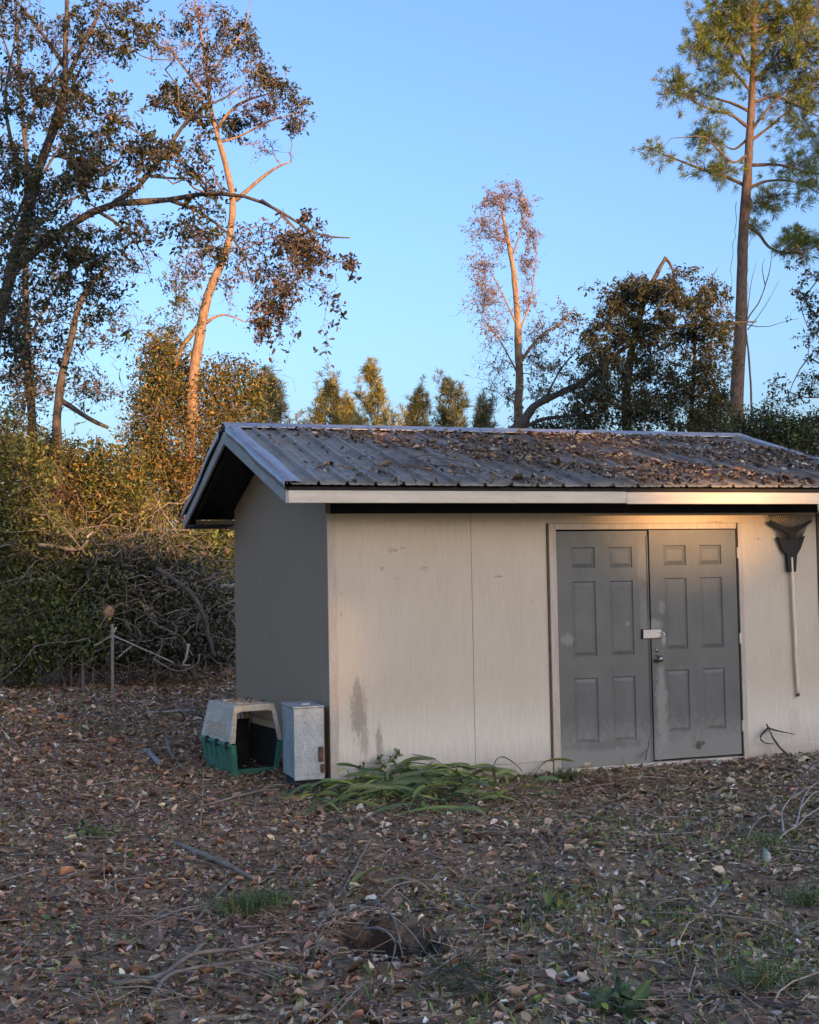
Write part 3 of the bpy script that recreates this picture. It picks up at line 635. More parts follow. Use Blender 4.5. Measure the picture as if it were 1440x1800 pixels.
for (x, y, rx, ry, tw, lp) in [(870, 360, 32, 30, 26, 18), (925, 365, 25, 35, 22, 16), (900, 350, 35, 30, 18, 14), (860, 410, 40, 35, 26, 16), (930, 420, 25, 40, 22, 16), (885, 420, 35, 40, 22, 14), (850, 470, 40, 40, 24, 14), (925, 470, 25, 40, 18, 14), (860, 530, 42, 45, 24, 10), (840, 500, 28, 35, 14, 10), (930, 530, 35, 40, 18, 12), (870, 590, 45, 45, 20, 10), (880, 640, 45, 40, 16, 9), (860, 690, 40, 40, 12, 7), (935, 600, 35, 45, 16, 10), (850, 550, 45, 40, 14, 9)]:
    t5.clump(at(x, y, d5 + rng.uniform(-.5, .5)), (rx * m5, rx * m5 * .8, ry * m5), int(tw * 1.15) + 7, lp * .85, .058, PINK, r_conn=.016, twig_r=.007, sag=-.1, bare=.15, spread=.10)
for (x, y, rx, ry, tw, lp) in [(990, 560, 30, 40, 18, 14), (960, 590, 35, 45, 18, 12), (950, 640, 40, 45, 20, 16), (985, 650, 35, 40, 18, 18), (900, 700, 30, 40, 14, 14), (960, 690, 40, 30, 18, 18)]:
    t5.clump(at(x, y, d5 - .6), (rx * m5, rx * m5 * .8, ry * m5), int(tw * .9) + 3, lp * 1.0, .068, GREEN + PINK[1:3], r_conn=.016, twig_r=.007)
t5.finish()

# ---- bent tree lying across, right of it
d6 = 31.0
t6 = Tree('bent_tree', foot(880, d6), 'thin bent bare tree sweeping up to the right behind the roof ridge', bark='bark_dark')
b0 = foot(880, d6); b0[2] = -.1
t6.limb([b0] + pl(d6, (890, 800), (920, 742), (945, 712), (985, 690), (1020, 675), (1055, 645), (1090, 618), (1135, 590), (1190, 575), (1260, 568), (1330, 566)), .14, .02, 'trunk', 8)
t6.limb(pl(d6, (905, 760), (950, 738), (990, 733), (1040, 728), (1080, 735)), .06, .02); t6.limb(pl(d6, (955, 708), (985, 650), (1010, 620), (1030, 590)), .03, .008)
t6.finish()

# ---- vine-smothered broken tree
d7 = 30.0; m7 = mpp(d7)
t7 = Tree('vine_covered_tree', foot(1120, d7), 'broken tree smothered in dark vines, its snapped tip sticking out on top', bark='bark_dark')
b0 = foot(1110, d7); b0[2] = -.1
t7.limb([b0] + pl(d7, (1105, 850), (1100, 720), (1110, 620), (1130, 535), (1150, 490), (1171, 452)), .14, .040, 'trunk', 8)
t7.limb(pl(d7, (1171, 455), (1180, 468), (1185, 490), (1184, 530)), .035, .02); t7.limb([foot(1215, d7)] + pl(d7, (1215, 780), (1220, 650), (1225, 560), (1240, 500)), .07, .02)
t7.limb(pl(d7, (1130, 540), (1110, 500), (1120, 480)), .03, .01); t7.limb(pl(d7, (1225, 520), (1250, 490), (1262, 470)), .02, .006)
for (x, y, rx, ry, tw, lp) in [(1090, 530, 45, 40, 60, 40), (1140, 520, 45, 35, 60, 40), (1180, 540, 40, 45, 50, 36), (1070, 580, 50, 45, 60, 38), (1120, 580, 45, 40, 50, 36), (1050, 640, 45, 50, 60, 38), (1095, 650, 40, 50, 46, 34), (1060, 700, 55, 45, 70, 40), (1120, 710, 45, 40, 46, 36), (1230, 540, 40, 45, 50, 36), (1250, 580, 35, 50, 46, 36), (1215, 600, 35, 45, 34, 30), (1240, 650, 40, 50, 56, 38), (1200, 690, 45, 45, 46, 36), (1255, 710, 40, 40, 50, 36), (1160, 720, 45, 35, 46, 36), (1110, 745, 50, 22, 30, 30), (1215, 745, 45, 22, 30, 30), (1050, 745, 45, 22, 26, 28), (1170, 640, 40, 40, 22, 22), (1150, 600, 40, 45, 34, 26), (1180, 590, 35, 35, 26, 24), (1145, 670, 40, 40, 30, 26), (1010, 680, 35, 40, 18, 18), (1275, 620, 25, 60, 16, 18), (1020, 720, 40, 30, 26, 26), (1190, 500, 35, 30, 20, 22), (1245, 500, 30, 25, 12, 14), (1030, 590, 25, 35, 12, 16)]:
    t7.clump(at(x, y, d7 - .5 + rng.uniform(-.7, .6)), (rx * m7 * 1.2, rx * m7, ry * m7 * 1.15), int(tw * .60) + 4, lp * 1.25, .070, [(.075, .09, .035, 4), (.11, .125, .05, 3), (.055, .065, .03, 3), (.15, .14, .06, 1), (.16, .11, .07, .6)], r_conn=.02, twig_r=.006, spread=.10)
t7.finish()

# ---- the tall pine on the right
def needles(acc, P, Dr, n, ln, pal, w=.012):
    k = len(P); Pn = np.repeat(P, n, 0); Dn = unit(np.repeat(unit(Dr), n, 0) * .75 + rng.normal(size=(k * n, 3)) * .55)
    Ls = ln * rng.uniform(.7, 1.15, k * n); S_ = unit(np.cross(Dn, rng.normal(size=Dn.shape))) * w * .5
    tip = Pn + Dn * Ls[:, None]; tip[:, 2] -= .12 * Ls; mid = Pn + Dn * Ls[:, None] * .55
    V = np.stack([Pn - S_ * .6, mid - S_, tip, mid + S_], 1).reshape(-1, 3)
    F = (np.array([[0, 1, 2, 3]])[None] + (np.arange(k * n) * 4)[:, None, None]).reshape(-1, 4)
    acc.add(V, F, None, np.repeat(pick(pal, k * n, .25), 4, 0))
NEED = [(0.127, 0.205, 0.036, 4), (0.187, 0.244, 0.042, 3), (0.093, 0.156, 0.036, 3), (0.272, 0.254, 0.06, 1), (0.34, 0.215, 0.072, 0.5)]
d8 = 36.0; m8 = mpp(d8)
t8 = Tree('pine_tree', foot(1300, d8), 'tall pine with a bare lower trunk and open crown at the right edge', bark='bark_pine', leafmat='needle')
b0 = foot(1302, d8); b0[2] = -.1
t8.limb([b0] + pl(d8, (1302, 900), (1298, 770), (1297, 680), (1302, 560), (1305, 450), (1311, 350), (1317, 260), (1323, 160), (1326, 60), (1326, -60), (1328, -160)), .26, .05, 'trunk', 12, n=46, wob=.12)
PL = [[(1311, 328), (1280, 312), (1235, 298), (1195, 282), (1160, 268), (1140, 258)], [(1313, 222), (1285, 202), (1250, 192), (1215, 175), (1188, 150)], [(1316, 195), (1280, 180), (1235, 165), (1200, 150)], [(1318, 330), (1350, 318), (1400, 320), (1450, 345)], [(1314, 250), (1350, 225), (1385, 195), (1440, 150)], [(1314, 240), (1350, 190), (1390, 155)], [(1320, 290), (1370, 290), (1430, 305), (1480, 300)], [(1316, 398), (1335, 412), (1352, 434), (1385, 445), (1440, 432), (1480, 420)],
      [(1320, 160), (1285, 120), (1250, 95), (1225, 70)], [(1322, 130), (1290, 70), (1265, 30), (1250, -10)], [(1324, 110), (1360, 70), (1400, 40), (1440, 20)], [(1324, 140), (1370, 110), (1420, 100), (1470, 90)], [(1325, 50), (1300, 0), (1280, -50)], [(1326, 40), (1360, -10), (1390, -50)], [(1318, 270), (1290, 285), (1262, 262), (1240, 240)], [(1322, 180), (1370, 170), (1430, 200), (1470, 215)], [(1314, 245), (1290, 262), (1265, 250)], [(1324, 60), (1380, 20), (1440, -20)], [(1322, 150), (1400, 60), (1460, 50)]]
for i, b in enumerate(PL):
    off = rng.uniform(-1.0, 1.0); P = [at(x, y, d8 + off * j / 3) for j, (x, y) in enumerate(b)]; t8.limb(P, .055 if i < 8 else .045, .012, n=14, wob=.3)
TU = [(1160, 275, 30, 14, 10), (1145, 262, 15, 8, 4), (1185, 150, 22, 26, 26), (1205, 165, 25, 22, 20), (1240, 170, 25, 18, 12), (1250, 250, 22, 20, 26), (1235, 235, 22, 22, 16), (1240, 295, 40, 16, 20), (1270, 305, 25, 16, 14), (1270, 300, 25, 22, 8), (1360, 345, 40, 22, 26), (1350, 360, 28, 14, 18), (1420, 330, 40, 30, 30), (1400, 290, 40, 22, 26), (1410, 430, 35, 22, 54), (1400, 415, 20, 14, 20), (1330, 398, 16, 10, 8), (1410, 215, 40, 40, 50), (1430, 150, 40, 40, 60), (1400, 120, 45, 40, 50), (1420, 80, 40, 40, 60), (1370, 60, 45, 40, 54), (1330, 30, 45, 40, 60), (1280, 20, 45, 35, 54), (1250, 50, 35, 35, 44), (1230, 80, 22, 25, 30), (1270, 90, 40, 35, 40), (1300, 60, 40, 40, 44), (1390, 20, 50, 35, 60), (1430, 20, 40, 40, 50), (1310, -20, 60, 30, 50), (1390, -30, 60, 30, 50), (1290, 130, 35, 30, 16), (1350, 120, 40, 30, 20), (1260, 130, 25, 22, 18), (1380, 180, 35, 30, 22), (1440, 270, 30, 40, 40), (1340, 170, 30, 30, 12), (1260, 200, 25, 14, 8)]
for (x, y, rx, ry, n) in TU:
    c = at(x, y, d8 + rng.uniform(-.8, .8)); a, ra = t8.nearest(c); t8.spray(a, c, .02, 4, 6, .05, .0); k = int(n * 1.5) + 3
    P = c + rng.normal(size=(k, 3)) * np.array([rx, rx * .9, ry]) * m8 * .55
    for p in P[:int(k * .7)]: t8.spray(c + (p - c) * .15, p, .010, 3, 4, .05)
    Dr = unit(P - c) + np.array([0, 0, .55]); needles(t8.lv, P, Dr, 32, .24, NEED, .014)
# thin vine hanging down the trunk
for xx in (1289, 1315): t8.spray(at(xx + 6, 355, d8 - .3), at(xx - 4, 560, d8 - .3), .012, 3, 16, .008)
t8.finish()

# ---- tree whose branches reach in at the right edge
d9 = 25.0; m9 = mpp(d9)
t9 = Tree('edge_tree', foot(1540, d9), 'leafy tree outside the right edge, only its drooping branch tips in view', bark='bark_dark')
b0 = foot(1540, d9); b0[2] = -.1
t9.limb([b0] + pl(d9, (1540, 800), (1530, 650), (1520, 520), (1510, 400)), .14, .06, 'trunk', 8)
t9.limb(pl(d9, (1525, 600), (1480, 610), (1435, 640), (1425, 625), (1400, 660), (1385, 700)), .035, .006); t9.limb(pl(d9, (1520, 520), (1470, 480), (1430, 500), (1410, 540)), .03, .006); t9.limb(pl(d9, (1525, 600), (1470, 590), (1420, 575), (1405, 520)), .02, .005)
t9.limb(pl(d9, (1530, 700), (1470, 690), (1430, 700), (1390, 690), (1350, 670)), .03, .005)
for (x, y, rx, ry, tw, lp) in [(1415, 530, 30, 25, 18, 22), (1435, 560, 25, 30, 16, 20), (1430, 490, 25, 22, 12, 14), (1440, 620, 25, 35, 16, 20), (1435, 680, 30, 35, 18, 20), (1370, 680, 35, 22, 14, 12), (1400, 700, 30, 30, 14, 16), (1420, 600, 30, 40, 10, 8), (1400, 450, 30, 25, 10, 10)]:
    t9.clump(at(x, y, d9), (rx * m9, rx * m9, ry * m9), int(tw * .6) + 3, lp * .8, .070, DARK, r_conn=.010, twig_r=.004)
t9.finish()
t10 = Tree('bare_sapling', foot(1325, 33), 'thin leafless sapling just right of the pine trunk', bark='twig', twig='twig')
b0 = foot(1322, 33); b0[2] = -.1
t10.limb([b0] + pl(33, (1322, 780), (1318, 640), (1312, 570), (1335, 530), (1352, 480), (1358, 440)), .035, .008, 'trunk', 6)
for pp in ([(1314, 580), (1330, 560), (1350, 530), (1372, 490)], [(1312, 570), (1345, 575), (1380, 565), (1405, 560)], [(1313, 560), (1320, 500), (1330, 460)], [(1345, 500), (1340, 470), (1345, 455)]): t10.limb(pl(33, *pp), .014, .004)
t10.finish()

# ---- young pines far behind the roof
def young_pine(px, top, bot, w, d, label, pal):
    m = mpp(d); b = foot(px, d); t = Tree('young_pine', b, label, bark='bark_pine', leafmat='needle', group='young pines behind the shed')
    z1 = at(px, top, d)[2]; zb = at(px, bot, d)[2]
    t.limb([b - np.array([0, 0, .1]), np.array([b[0], b[1], z1 * .5]), np.array([b[0] + .05, b[1], z1 - .75])], .10, .02, 'trunk', 7)
    tp = np.array([b[0] + .05, b[1], z1 - .8]); needles(t.lv, tp + np.array([[0, 0, .0], [0, 0, .25], [.05, 0, .45], [-.12, 0, .1], [.12, .1, .1]]), np.repeat([[0, 0, 1.0]], 5, 0), 22, .30, pal, .020)
    N = 105; lean = rng.normal(size=2) * .25; bias = rng.uniform(0, 6.28)
    for i in range(N):
        f = 1 - rng.random() ** .75; z = zb - 1.9 + (z1 - zb + 1.6) * f; a = rng.uniform(0, 6.28); r = (1.15 * w * m * (1 - f) ** 1.05 * rng.uniform(.3, 1.3) + .08) * (1 + .25 * math.cos(a - bias))
        p0 = np.array([b[0] + lean[0] * f, b[1] + lean[1] * f, z]); p1 = p0 + np.array([math.cos(a) * r, math.sin(a) * r, r * rng.uniform(.5, 1.0) + .12]); Q = t.spray(p0, p1, .016, 3, 6, .06)
        k2 = 3 if rng.random() < .8 else 2; needles(t.lv, Q[-k2:], np.repeat([(p1 - p0) * .5 + np.array([0, 0, .7])], k2, 0), 20, .30, pal, .020)
        if rng.random() < .6:
            q = p1 + np.array([rng.normal() * .15, rng.normal() * .15, rng.uniform(.2, .5)]); Q = t.spray(p1, q, .010, 3, 4, .05); needles(t.lv, Q[1:], np.repeat([[0, 0, 1.0]], 3, 0), 18, .26, pal, .018)
    t.finish()
NG = [(.27, .27, .07, 3), (.19, .21, .06, 3), (.33, .26, .08, 2)]; NB_ = [(.12, .15, .075, 3), (.09, .12, .065, 3), (.18, .17, .08, 1)]
for a in [(496, 655, 760, 40, 44, 'gray-green young pine nearest the leaning tree', NB_), (445, 640, 760, 40, 47, 'young pine half hidden by the thicket left of the roof peak', NB_), (570, 668, 765, 46, 43, 'yellow-green young pine, second in view above the left of the ridge', NG), (668, 635, 760, 56, 42, 'tallest golden young pine above the middle of the ridge', NG), (735, 680, 765, 36, 45, 'small young pine just right of the tallest golden one', NB_), (800, 655, 765, 48, 41, 'gray-green young pine left of the half-bare tree', NB_), (845, 700, 770, 34, 43, 'low young pine at the foot of the half-bare tree', NB_), (620, 705, 770, 30, 46, 'low young pine between the yellow-green and the golden one', NG)]: young_pine(*a)

# ------------------------------------------------------------------ thicket and shrubs
def shrub(name, label, base_px, d, blobs, pal, size=.085, stems=6, dens=1.15, cat='shrub', group=None, bark='twig', aspect=.5, vines=0):
    """blobs: (px, py, rx, ry, depth offset, leaf count, [palette])"""
    t = Tree(name, foot(base_px, d), label, cat, bark=bark, group=group); m = mpp(d); ends = []
    for bl in blobs:
        x, y, rx, ry, dd, n = bl[:6]; p = bl[6] if len(bl) > 6 else pal
        c = at(x, y, d + dd); r = np.array([rx, rx * .75, ry]) * m; n = int(n * dens)
        k = max(4, n // 26); u = unit(rng.normal(size=(k, 3))) * rng.uniform(.25, 1.0, (k, 1)) ** .5; cc = c + u * r
        cc = cc[cc[:, 2] > .03]
        if not len(cc): continue
        ends.append(c + rng.normal(size=3) * r * .3)
        i = rng.integers(0, len(cc), n); P = cc[i] + rng.normal(size=(n, 3)) * (.10 + .12 * r.mean()) * np.array([1, 1, .8]); P[:, 2] = np.maximum(P[:, 2], .03)
        X = rng.normal(size=(n, 3)); N = rng.normal(size=(n, 3)) + np.array([0, -.5, .7]); Ls = .78 * size * np.clip(rng.normal(1, .3, n), .4, 1.9)
        tone = np.clip(rng.normal(1, .22, len(cc)), .5, 1.6)[i][:, None]
        V, c2 = scatter(P, X, N, Ls, Ls * aspect * rng.uniform(.7, 1.25, n), pick(p, n, .28) * tone); t.lv.add(V, leaf_faces(n), None, c2)
        for q in range(max(3, k // 9)):
            a = cc[rng.integers(len(cc))]; b = cc[rng.integers(len(cc))]; t.spray(a, b, .008, 3, 6, .10)
        for q in range(16):
            e = c + unit(rng.normal(size=3) + np.array([0, -.3, .5])) * r * rng.uniform(1.0, 1.45); e[2] = max(e[2], .1); Q = t.spray(c + (e - c) * .45, e, .007, 3, 6, .08); t.leaves(Q[1:], 26, size * .78, p, .06, aspect, .1)
        for q in range(vines * 2 + 2):
            a = c + rng.normal(size=3) * r * .8; a = a - _F * r[1] * .7; b_ = a + np.array([rng.normal() * .5, -.2, rng.uniform(-1.5, .6)]); b_[2] = max(b_[2], .05); t.spray(a, b_, rng.uniform(.005, .012), 3, 8, .09)
    b = t.base
    for q in range(stems):
        e = ends[q % len(ends)]; a = b + np.array([rng.normal() * .25, rng.normal() * .25, -.08]); t.limb([a, (a + e) / 2 + rng.normal(size=3) * .15, e], .028, .010, 'stem', 6, 8)
    t.finish(); return t
GOLDG = GOLD + GREEN[:3]
OLIVE = [(0.173, 0.178, 0.051, 4), (0.23, 0.212, 0.06, 2), (0.114, 0.127, 0.048, 3), (0.368, 0.253, 0.085, 1)]
shrub('thicket_shrub', 'tall golden-brown vine thicket around the foot of the leaning tree', 340, 26.5, [(345, 700, 75, 60, 0, 3400, GOLD), (300, 660, 45, 70, .4, 2200, GOLD), (420, 690, 50, 55, .6, 2400, GOLDG), (330, 790, 85, 70, -.5, 3800, GOLD + [(.30, .15, .06, 3)]), (290, 860, 70, 60, -.4, 3000, GOLDG), (395, 780, 45, 65, .2, 2200, OLIVE), (360, 870, 50, 60, .2, 2200, OLIVE)], GOLD, .085, 10, vines=10)
shrub('thicket_shrub', 'slender green-gold climber-covered shrub left of the leaning trunk', 270, 25.6, [(262, 730, 30, 60, 0, 1500, OLIVE), (275, 650, 32, 60, 0, 1300, GOLDG), (255, 810, 45, 60, 0, 1700, GOLDG)], GOLDG, .085, 5, vines=6)
shrub('thicket_shrub', 'yellow-leaved bush seen just left of the shed eave', 335, 23.5, [(335, 965, 42, 36, 0, 1700, LIME), (370, 985, 40, 40, .3, 1700, GREEN + LIME), (395, 960, 28, 40, .5, 1400, GREEN), (300, 985, 35, 30, .2, 1000, OLIVE)], LIME, .09, 5)
shrub('thicket_shrub', 'sunlit yellow-green bush in the middle of the left thicket', 185, 24.0, [(190, 850, 75, 60, 0, 3400, GOLDG), (130, 830, 60, 55, .3, 2600, GOLDG), (220, 910, 70, 50, -.3, 2800, OLIVE + LIME[:1]), (150, 910, 60, 50, -.2, 2500, OLIVE)], GOLDG, .085, 8, vines=6)
shrub('thicket_shrub', 'reddish-brown bramble tangle at the left of the thicket', 70, 23.0, [(70, 880, 55, 50, 0, 1900, [(.22, .11, .07, 2), (.16, .10, .06, 2), (.09, .09, .04, 2)]), (60, 810, 60, 50, .3, 2000, OLIVE)], GOLD, .08, 8, vines=12)
shrub('thicket_shrub', 'dense dark green bush at the far left edge of the thicket', 20, 21.0, [(15, 850, 70, 80, 0, 3600), (10, 960, 80, 80, 0, 4000), (-20, 780, 70, 70, .2, 2200), (70, 960, 60, 60, .2, 2600), (15, 1080, 90, 80, -.2, 3400, GREEN + OLIVE), (95, 1050, 70, 70, -.2, 2600, GREEN + LIME[:1]), (20, 1150, 90, 45, -.5, 2400, GREEN + OLIVE)], GREEN + OLIVE[:2] + LIME[2:], .085, 10, vines=7)
shrub('thicket_shrub', 'low green bush in front of the brush pile at left', 140, 20.3, [(120, 1110, 70, 55, 0, 2800, GREEN), (185, 1050, 55, 60, .4, 2400, DARK[:3] + GREEN), (120, 990, 60, 50, .5, 2000, GREEN + OLIVE)], GREEN, .08, 7, vines=7)
shrub('thicket_shrub', 'low green undergrowth filling the gap behind the brush pile', 320, 24.5, [(300, 1090, 80, 60, 0, 2200, GREEN + OLIVE), (385, 1090, 60, 60, 0, 2000, GREEN), (400, 1030, 40, 50, .3, 1200, GREEN + LIME[:1]), (200, 1100, 80, 60, .3, 1800, DARK[:3] + GREEN)], GREEN, .085, 4)
shrub('thicket_shrub', 'shaded dark shrub behind the shed, right of the pine trunk', 1350, 28.0, [(1345, 755, 45, 38, 0, 2600), (1400, 775, 50, 35, -.2, 2600), (1310, 790, 40, 40, .2, 1500), (1440, 770, 40, 40, 0, 1500)], DARK[:3] + GREEN, .085, 6)
shrub('thicket_shrub', 'olive shrub at the foot of the pine trunk', 1265, 32.0, [(1265, 735, 35, 35, 0, 1400), (1240, 760, 40, 30, 0, 1300)], OLIVE, .09, 5)
shrub('thicket_shrub', 'low green undergrowth between the half-bare tree and the vine-covered tree', 990, 31.5, [(1000, 755, 50, 25, 0, 1300), (940, 765, 40, 20, 0, 900)], DARK[:3] + OLIVE, .09, 4)
# pale far wood seen through the trees at left, and the far tree line behind everything
def far_wood(name, label, x0, x1, Y, h0, h1, n, pal, size):
    xw = rng.uniform(x0, x1, n); prof = h0 + (h1 - h0) * (.5 + .5 * np.sin(xw * .35 + 1.3) * np.sin(xw * .13 + .4)); z = rng.random(n) ** .7 * prof * rng.uniform(.75, 1.08, n)
    P = np.stack([xw, Y + rng.normal(size=n) * 2.0, z], -1); X = rng.normal(size=(n, 3)); N = rng.normal(size=(n, 3)) + np.array([0, -.6, .4]); Ls = size * rng.uniform(.5, 1.4, n)
    a = Acc(); V, c = scatter(P, X, N, Ls, Ls * .6, pick(pal, n, .3)); a.add(V, leaf_faces(n), None, c)
    for q in range(int((x1 - x0) / 1.6)):
        x = rng.uniform(x0, x1); h = rng.uniform(.6, .95) * h0; a.tube(np.array([[x, Y, -.2], [x + rng.normal() * .2, Y, h * .5], [x + rng.normal() * .4, Y, h]]), [.14, .1, .04], 5, (.12, .09, .07))
    o = a.build(name, MAT['leaf']); return tag(o, label, 'woods', kind='stuff')
far_wood('far_woods', 'hazy far woods showing between the left trees', -22, 16, 42, 5.2, 7.6, 16000, [(.10, .11, .06, 3), (.17, .14, .09, 3), (.07, .09, .05, 3)], .28)
far_wood('far_woods', 'low far woods behind the right half of the shed', 16, 60, 48, 4.5, 6.5, 9000, [(.08, .10, .05, 3), (.12, .11, .07, 2), (.06, .075, .045, 3)], .30)

# the wood behind the viewer that keeps the low sun off the yard
def shade_wood():
    a = Acc(); Yw = -110.0; ksun = math.tan(SUN_EL) * math.hypot(.25, 1.0)
    def top(c):          # height of the tree tops along the line of trees
        return np.interp(c, [-40, -3, -0.6, 0.3, 0.9, 6.5, 8.0, 11, 15, 16.5, 19, 22, 26, 60], [23.5, 23.5, 22.6, 19.2, 17.2, 17.2, 18.6, 20.5, 23.0, 21.8, 21.6, 28.5, 31.0, 31])
    n = 30000; c = rng.uniform(-32, 48, n); z = rng.random(n) * top(c) * (1 + .03 * np.sin(c * 3.3) + .02 * np.sin(c * 7.9)); yy = rng.normal(size=n) * .9
    gap = np.zeros(n, bool)
    for (gc, gh, rc, rh) in GAPS: gap |= (((c - gc) / rc) ** 2 + ((z - gh) / rh) ** 2) < 1
    keep = ~gap; c, z, yy = c[keep], z[keep], yy[keep]; n = len(c)
    P = np.stack([c - .25 * (Yw + yy), Yw + yy, z], -1); X = rng.normal(size=(n, 3)); N = rng.normal(size=(n, 3)) * .6 + np.array([0, 1, 0]); Ls = rng.uniform(.75, 1.35, n)
    P = P - unit(X) * Ls[:, None] * .5
    V, cc = scatter(P, X, N, Ls, Ls * .75, pick(DARK, n, .2)); a.add(V, leaf_faces(n), None, cc)
    for q in range(34):
        cx = rng.uniform(-32, 48); x = cx + .25 * 110; h = float(top(cx)) * .85; a.tube(np.array([[x, Yw, -.3], [x + .2, Yw, h * .5], [x, Yw, h]]), [.28, .2, .06], 6, (.08, .06, .05))
    tag(a.build('shading_woods', MAT['leaf']), 'dense evening woods behind the viewer that shade the yard', 'woods', kind='stuff')
ks = math.tan(SUN_EL) * math.hypot(.25, 1.0)
def gap_for(X, Z, w, h, Y=0.0): return (X + .25 * Y, Z + (Y + 110) * ks, w, h)
GAPS = [gap_for(on_y(1200, 905, 0)[0], 2.26, 1.0, .60), gap_for(on_y(1365, 874, -o_)[0], 2.40, .65, .5, -o_), gap_for(-.05, 1.8, .14, .30)]
shade_wood()

# ------------------------------------------------------------------ brush pile, logs, post
bp = Tree('brush_pile', foot(235, 20.6), 'big heap of cut brush and dark leafy branches left of the shed', 'brush pile', bark='stick', twig='stick')
for (x, y, rx, ry, dd, n) in [(190, 985, 90, 36, .3, 2600), (280, 1010, 80, 45, .4, 2600), (120, 970, 60, 30, .4, 1500), (330, 1060, 70, 55, .2, 2200), (240, 1060, 90, 50, .5, 2600), (370, 1090, 45, 45, .3, 1400), (300, 1120, 90, 35, 0, 2400), (230, 1140, 80, 30, .3, 2200), (360, 1150, 60, 25, .6, 1600), (150, 1150, 60, 26, .2, 1600)]:
    c = at(x, y, 20.8 + dd); r = np.array([rx, rx * .8, ry]) * mpp(20.8); P = c + rng.normal(size=(n, 3)) * r * .55; P[:, 2] = np.maximum(P[:, 2], .04); bp.leaves(P, n, .075, [(.10, .12, .065, 3), (.065, .075, .05, 3), (.16, .14, .10, 2), (.26, .21, .16, 1)], .03)
    for q in range(34):
        a = c + rng.normal(size=3) * r * .7; a[2] = max(a[2], .05); v = rng.normal(size=3) * np.array([1, .6, .45]); b = a + unit(v) * rng.uniform(.4, 1.5); b[2] = max(b[2], .04); bp.spray(a, b, rng.uniform(.006, .014), 4, 6, .06)
    for q in range(9):
        a = c + rng.normal(size=3) * r * .5; a[2] = max(a[2], .05); b = a + unit(rng.normal(size=3) * np.array([1, .6, .3]) + np.array([0, -.2, .45])) * rng.uniform(.8, 2.0); bp.spray(a, b, rng.uniform(.008, .018), 4, 7, .05)
bp.finish()
def stick(name, label, P, r0, r1, mat='stick', cat='branch', forks=(), sides=7, n=16, group=None, wob=.3):
    P = np.asarray(P, float); o = empty(name, P[0], label, cat, group); Q = catmull(P, n); R = np.linspace(r0, r1, n) * (1 + .10 * rng.normal(size=n))
    Q = Q + rng.normal(size=Q.shape) * r0 * wob * .5; V, a, b = tube(Q, R, sides); mesh_np('shaft', V, [a, b], MAT[mat], o, smooth=True, origin=P[0])
    for f in forks:
        f = np.asarray(f, float); Q = catmull(f, 10); V, a, b = tube(Q, np.linspace(r1 * 1.4 + r0 * .25, r1 * .6, 10), 5); mesh_np('fork', V, [a, b], MAT[mat], o, smooth=True, origin=P[0])
    return o
def gl(*pp): return [ground(x, y) + np.array([0, 0, (q[0] if len(q) else .02)]) for (x, y, *q) in pp]
stick('curved_branch', 'thick bare branch curving down from the brush pile beside the shed', pl(20.0, (275, 1000), (305, 1018), (335, 1042), (357, 1080), (368, 1120), (377, 1155)), .040, .036, 'bark_dark', n=20)
def log(name, label, p0, p1, r, mat='stick'):
    p0 = np.asarray(p0, float); p1 = np.asarray(p1, float); o = empty(name, (p0 + p1) / 2, label, 'log'); c = (p0 + p1) / 2; Q = catmull([p0, (p0 + p1) / 2 + np.array([0, 0, .01]), p1], 8)
    V, a, b = tube(Q, r * (1 + .04 * rng.normal(size=8)), 12); mesh_np('bark', V, [a, b], MAT[mat], o, smooth=True, origin=c)
    ax = unit(p1 - p0)
    for e, sg in ((p0, -1), (p1, 1)):
        Vc, a, b = tube(np.array([e + ax * sg * r * .21, e + ax * sg * (r * .21 + .006)]), r * .93, 12); mesh_np('cut_end', Vc, [a, b], MAT['wood_cut'], o, origin=c)
p = at(190, 1076, 20.25); log('cut_log', 'short log in the brush pile with its orange sawn end facing out', p, p + unit(ray(190, 1075)) * .7 + np.array([-.10, 0, .05]), .10)
p = at(399, 969, 22.5); log('cut_log', 'small sawn log end poking from the bushes beside the shed wall', p, p + np.array([.1, .6, .0]), .055)
p = at(358, 1036, 21.2); log('cut_log', 'pale log lying on the brush between curved branch and shed', p, at(412, 1030, 21.0), .045, 'stick_pale')
p = ground(208, 1166); log('cut_log', 'pale log lying flat on the ground in front of the brush pile', p + np.array([0, 0, .07]), ground(262, 1164) + np.array([0, 0, .07]), .055, 'stick_pale')
q = foot(197, 18.7); q[2] = float(gz(q[0], q[1])); post = empty('metal_post', q, 'thin gray metal post standing in front of the brush pile', 'post')
MAT['post'] = m_noise('weathered_post', (.20, .195, .18), (.31, .30, .28), 12, .5, .2, .002, metal=.4)
hp = at(197, 1097, np.dot(q - CAM, F2))[2] - q[2]
mesh = box('post_shaft', -.021, .021, -.006, .006, -.1, hp, MAT['post'], post, .002); box('post_web', -.005, .005, -.030, -.0065, -.1, hp - .004, MAT['post'], post, .001)
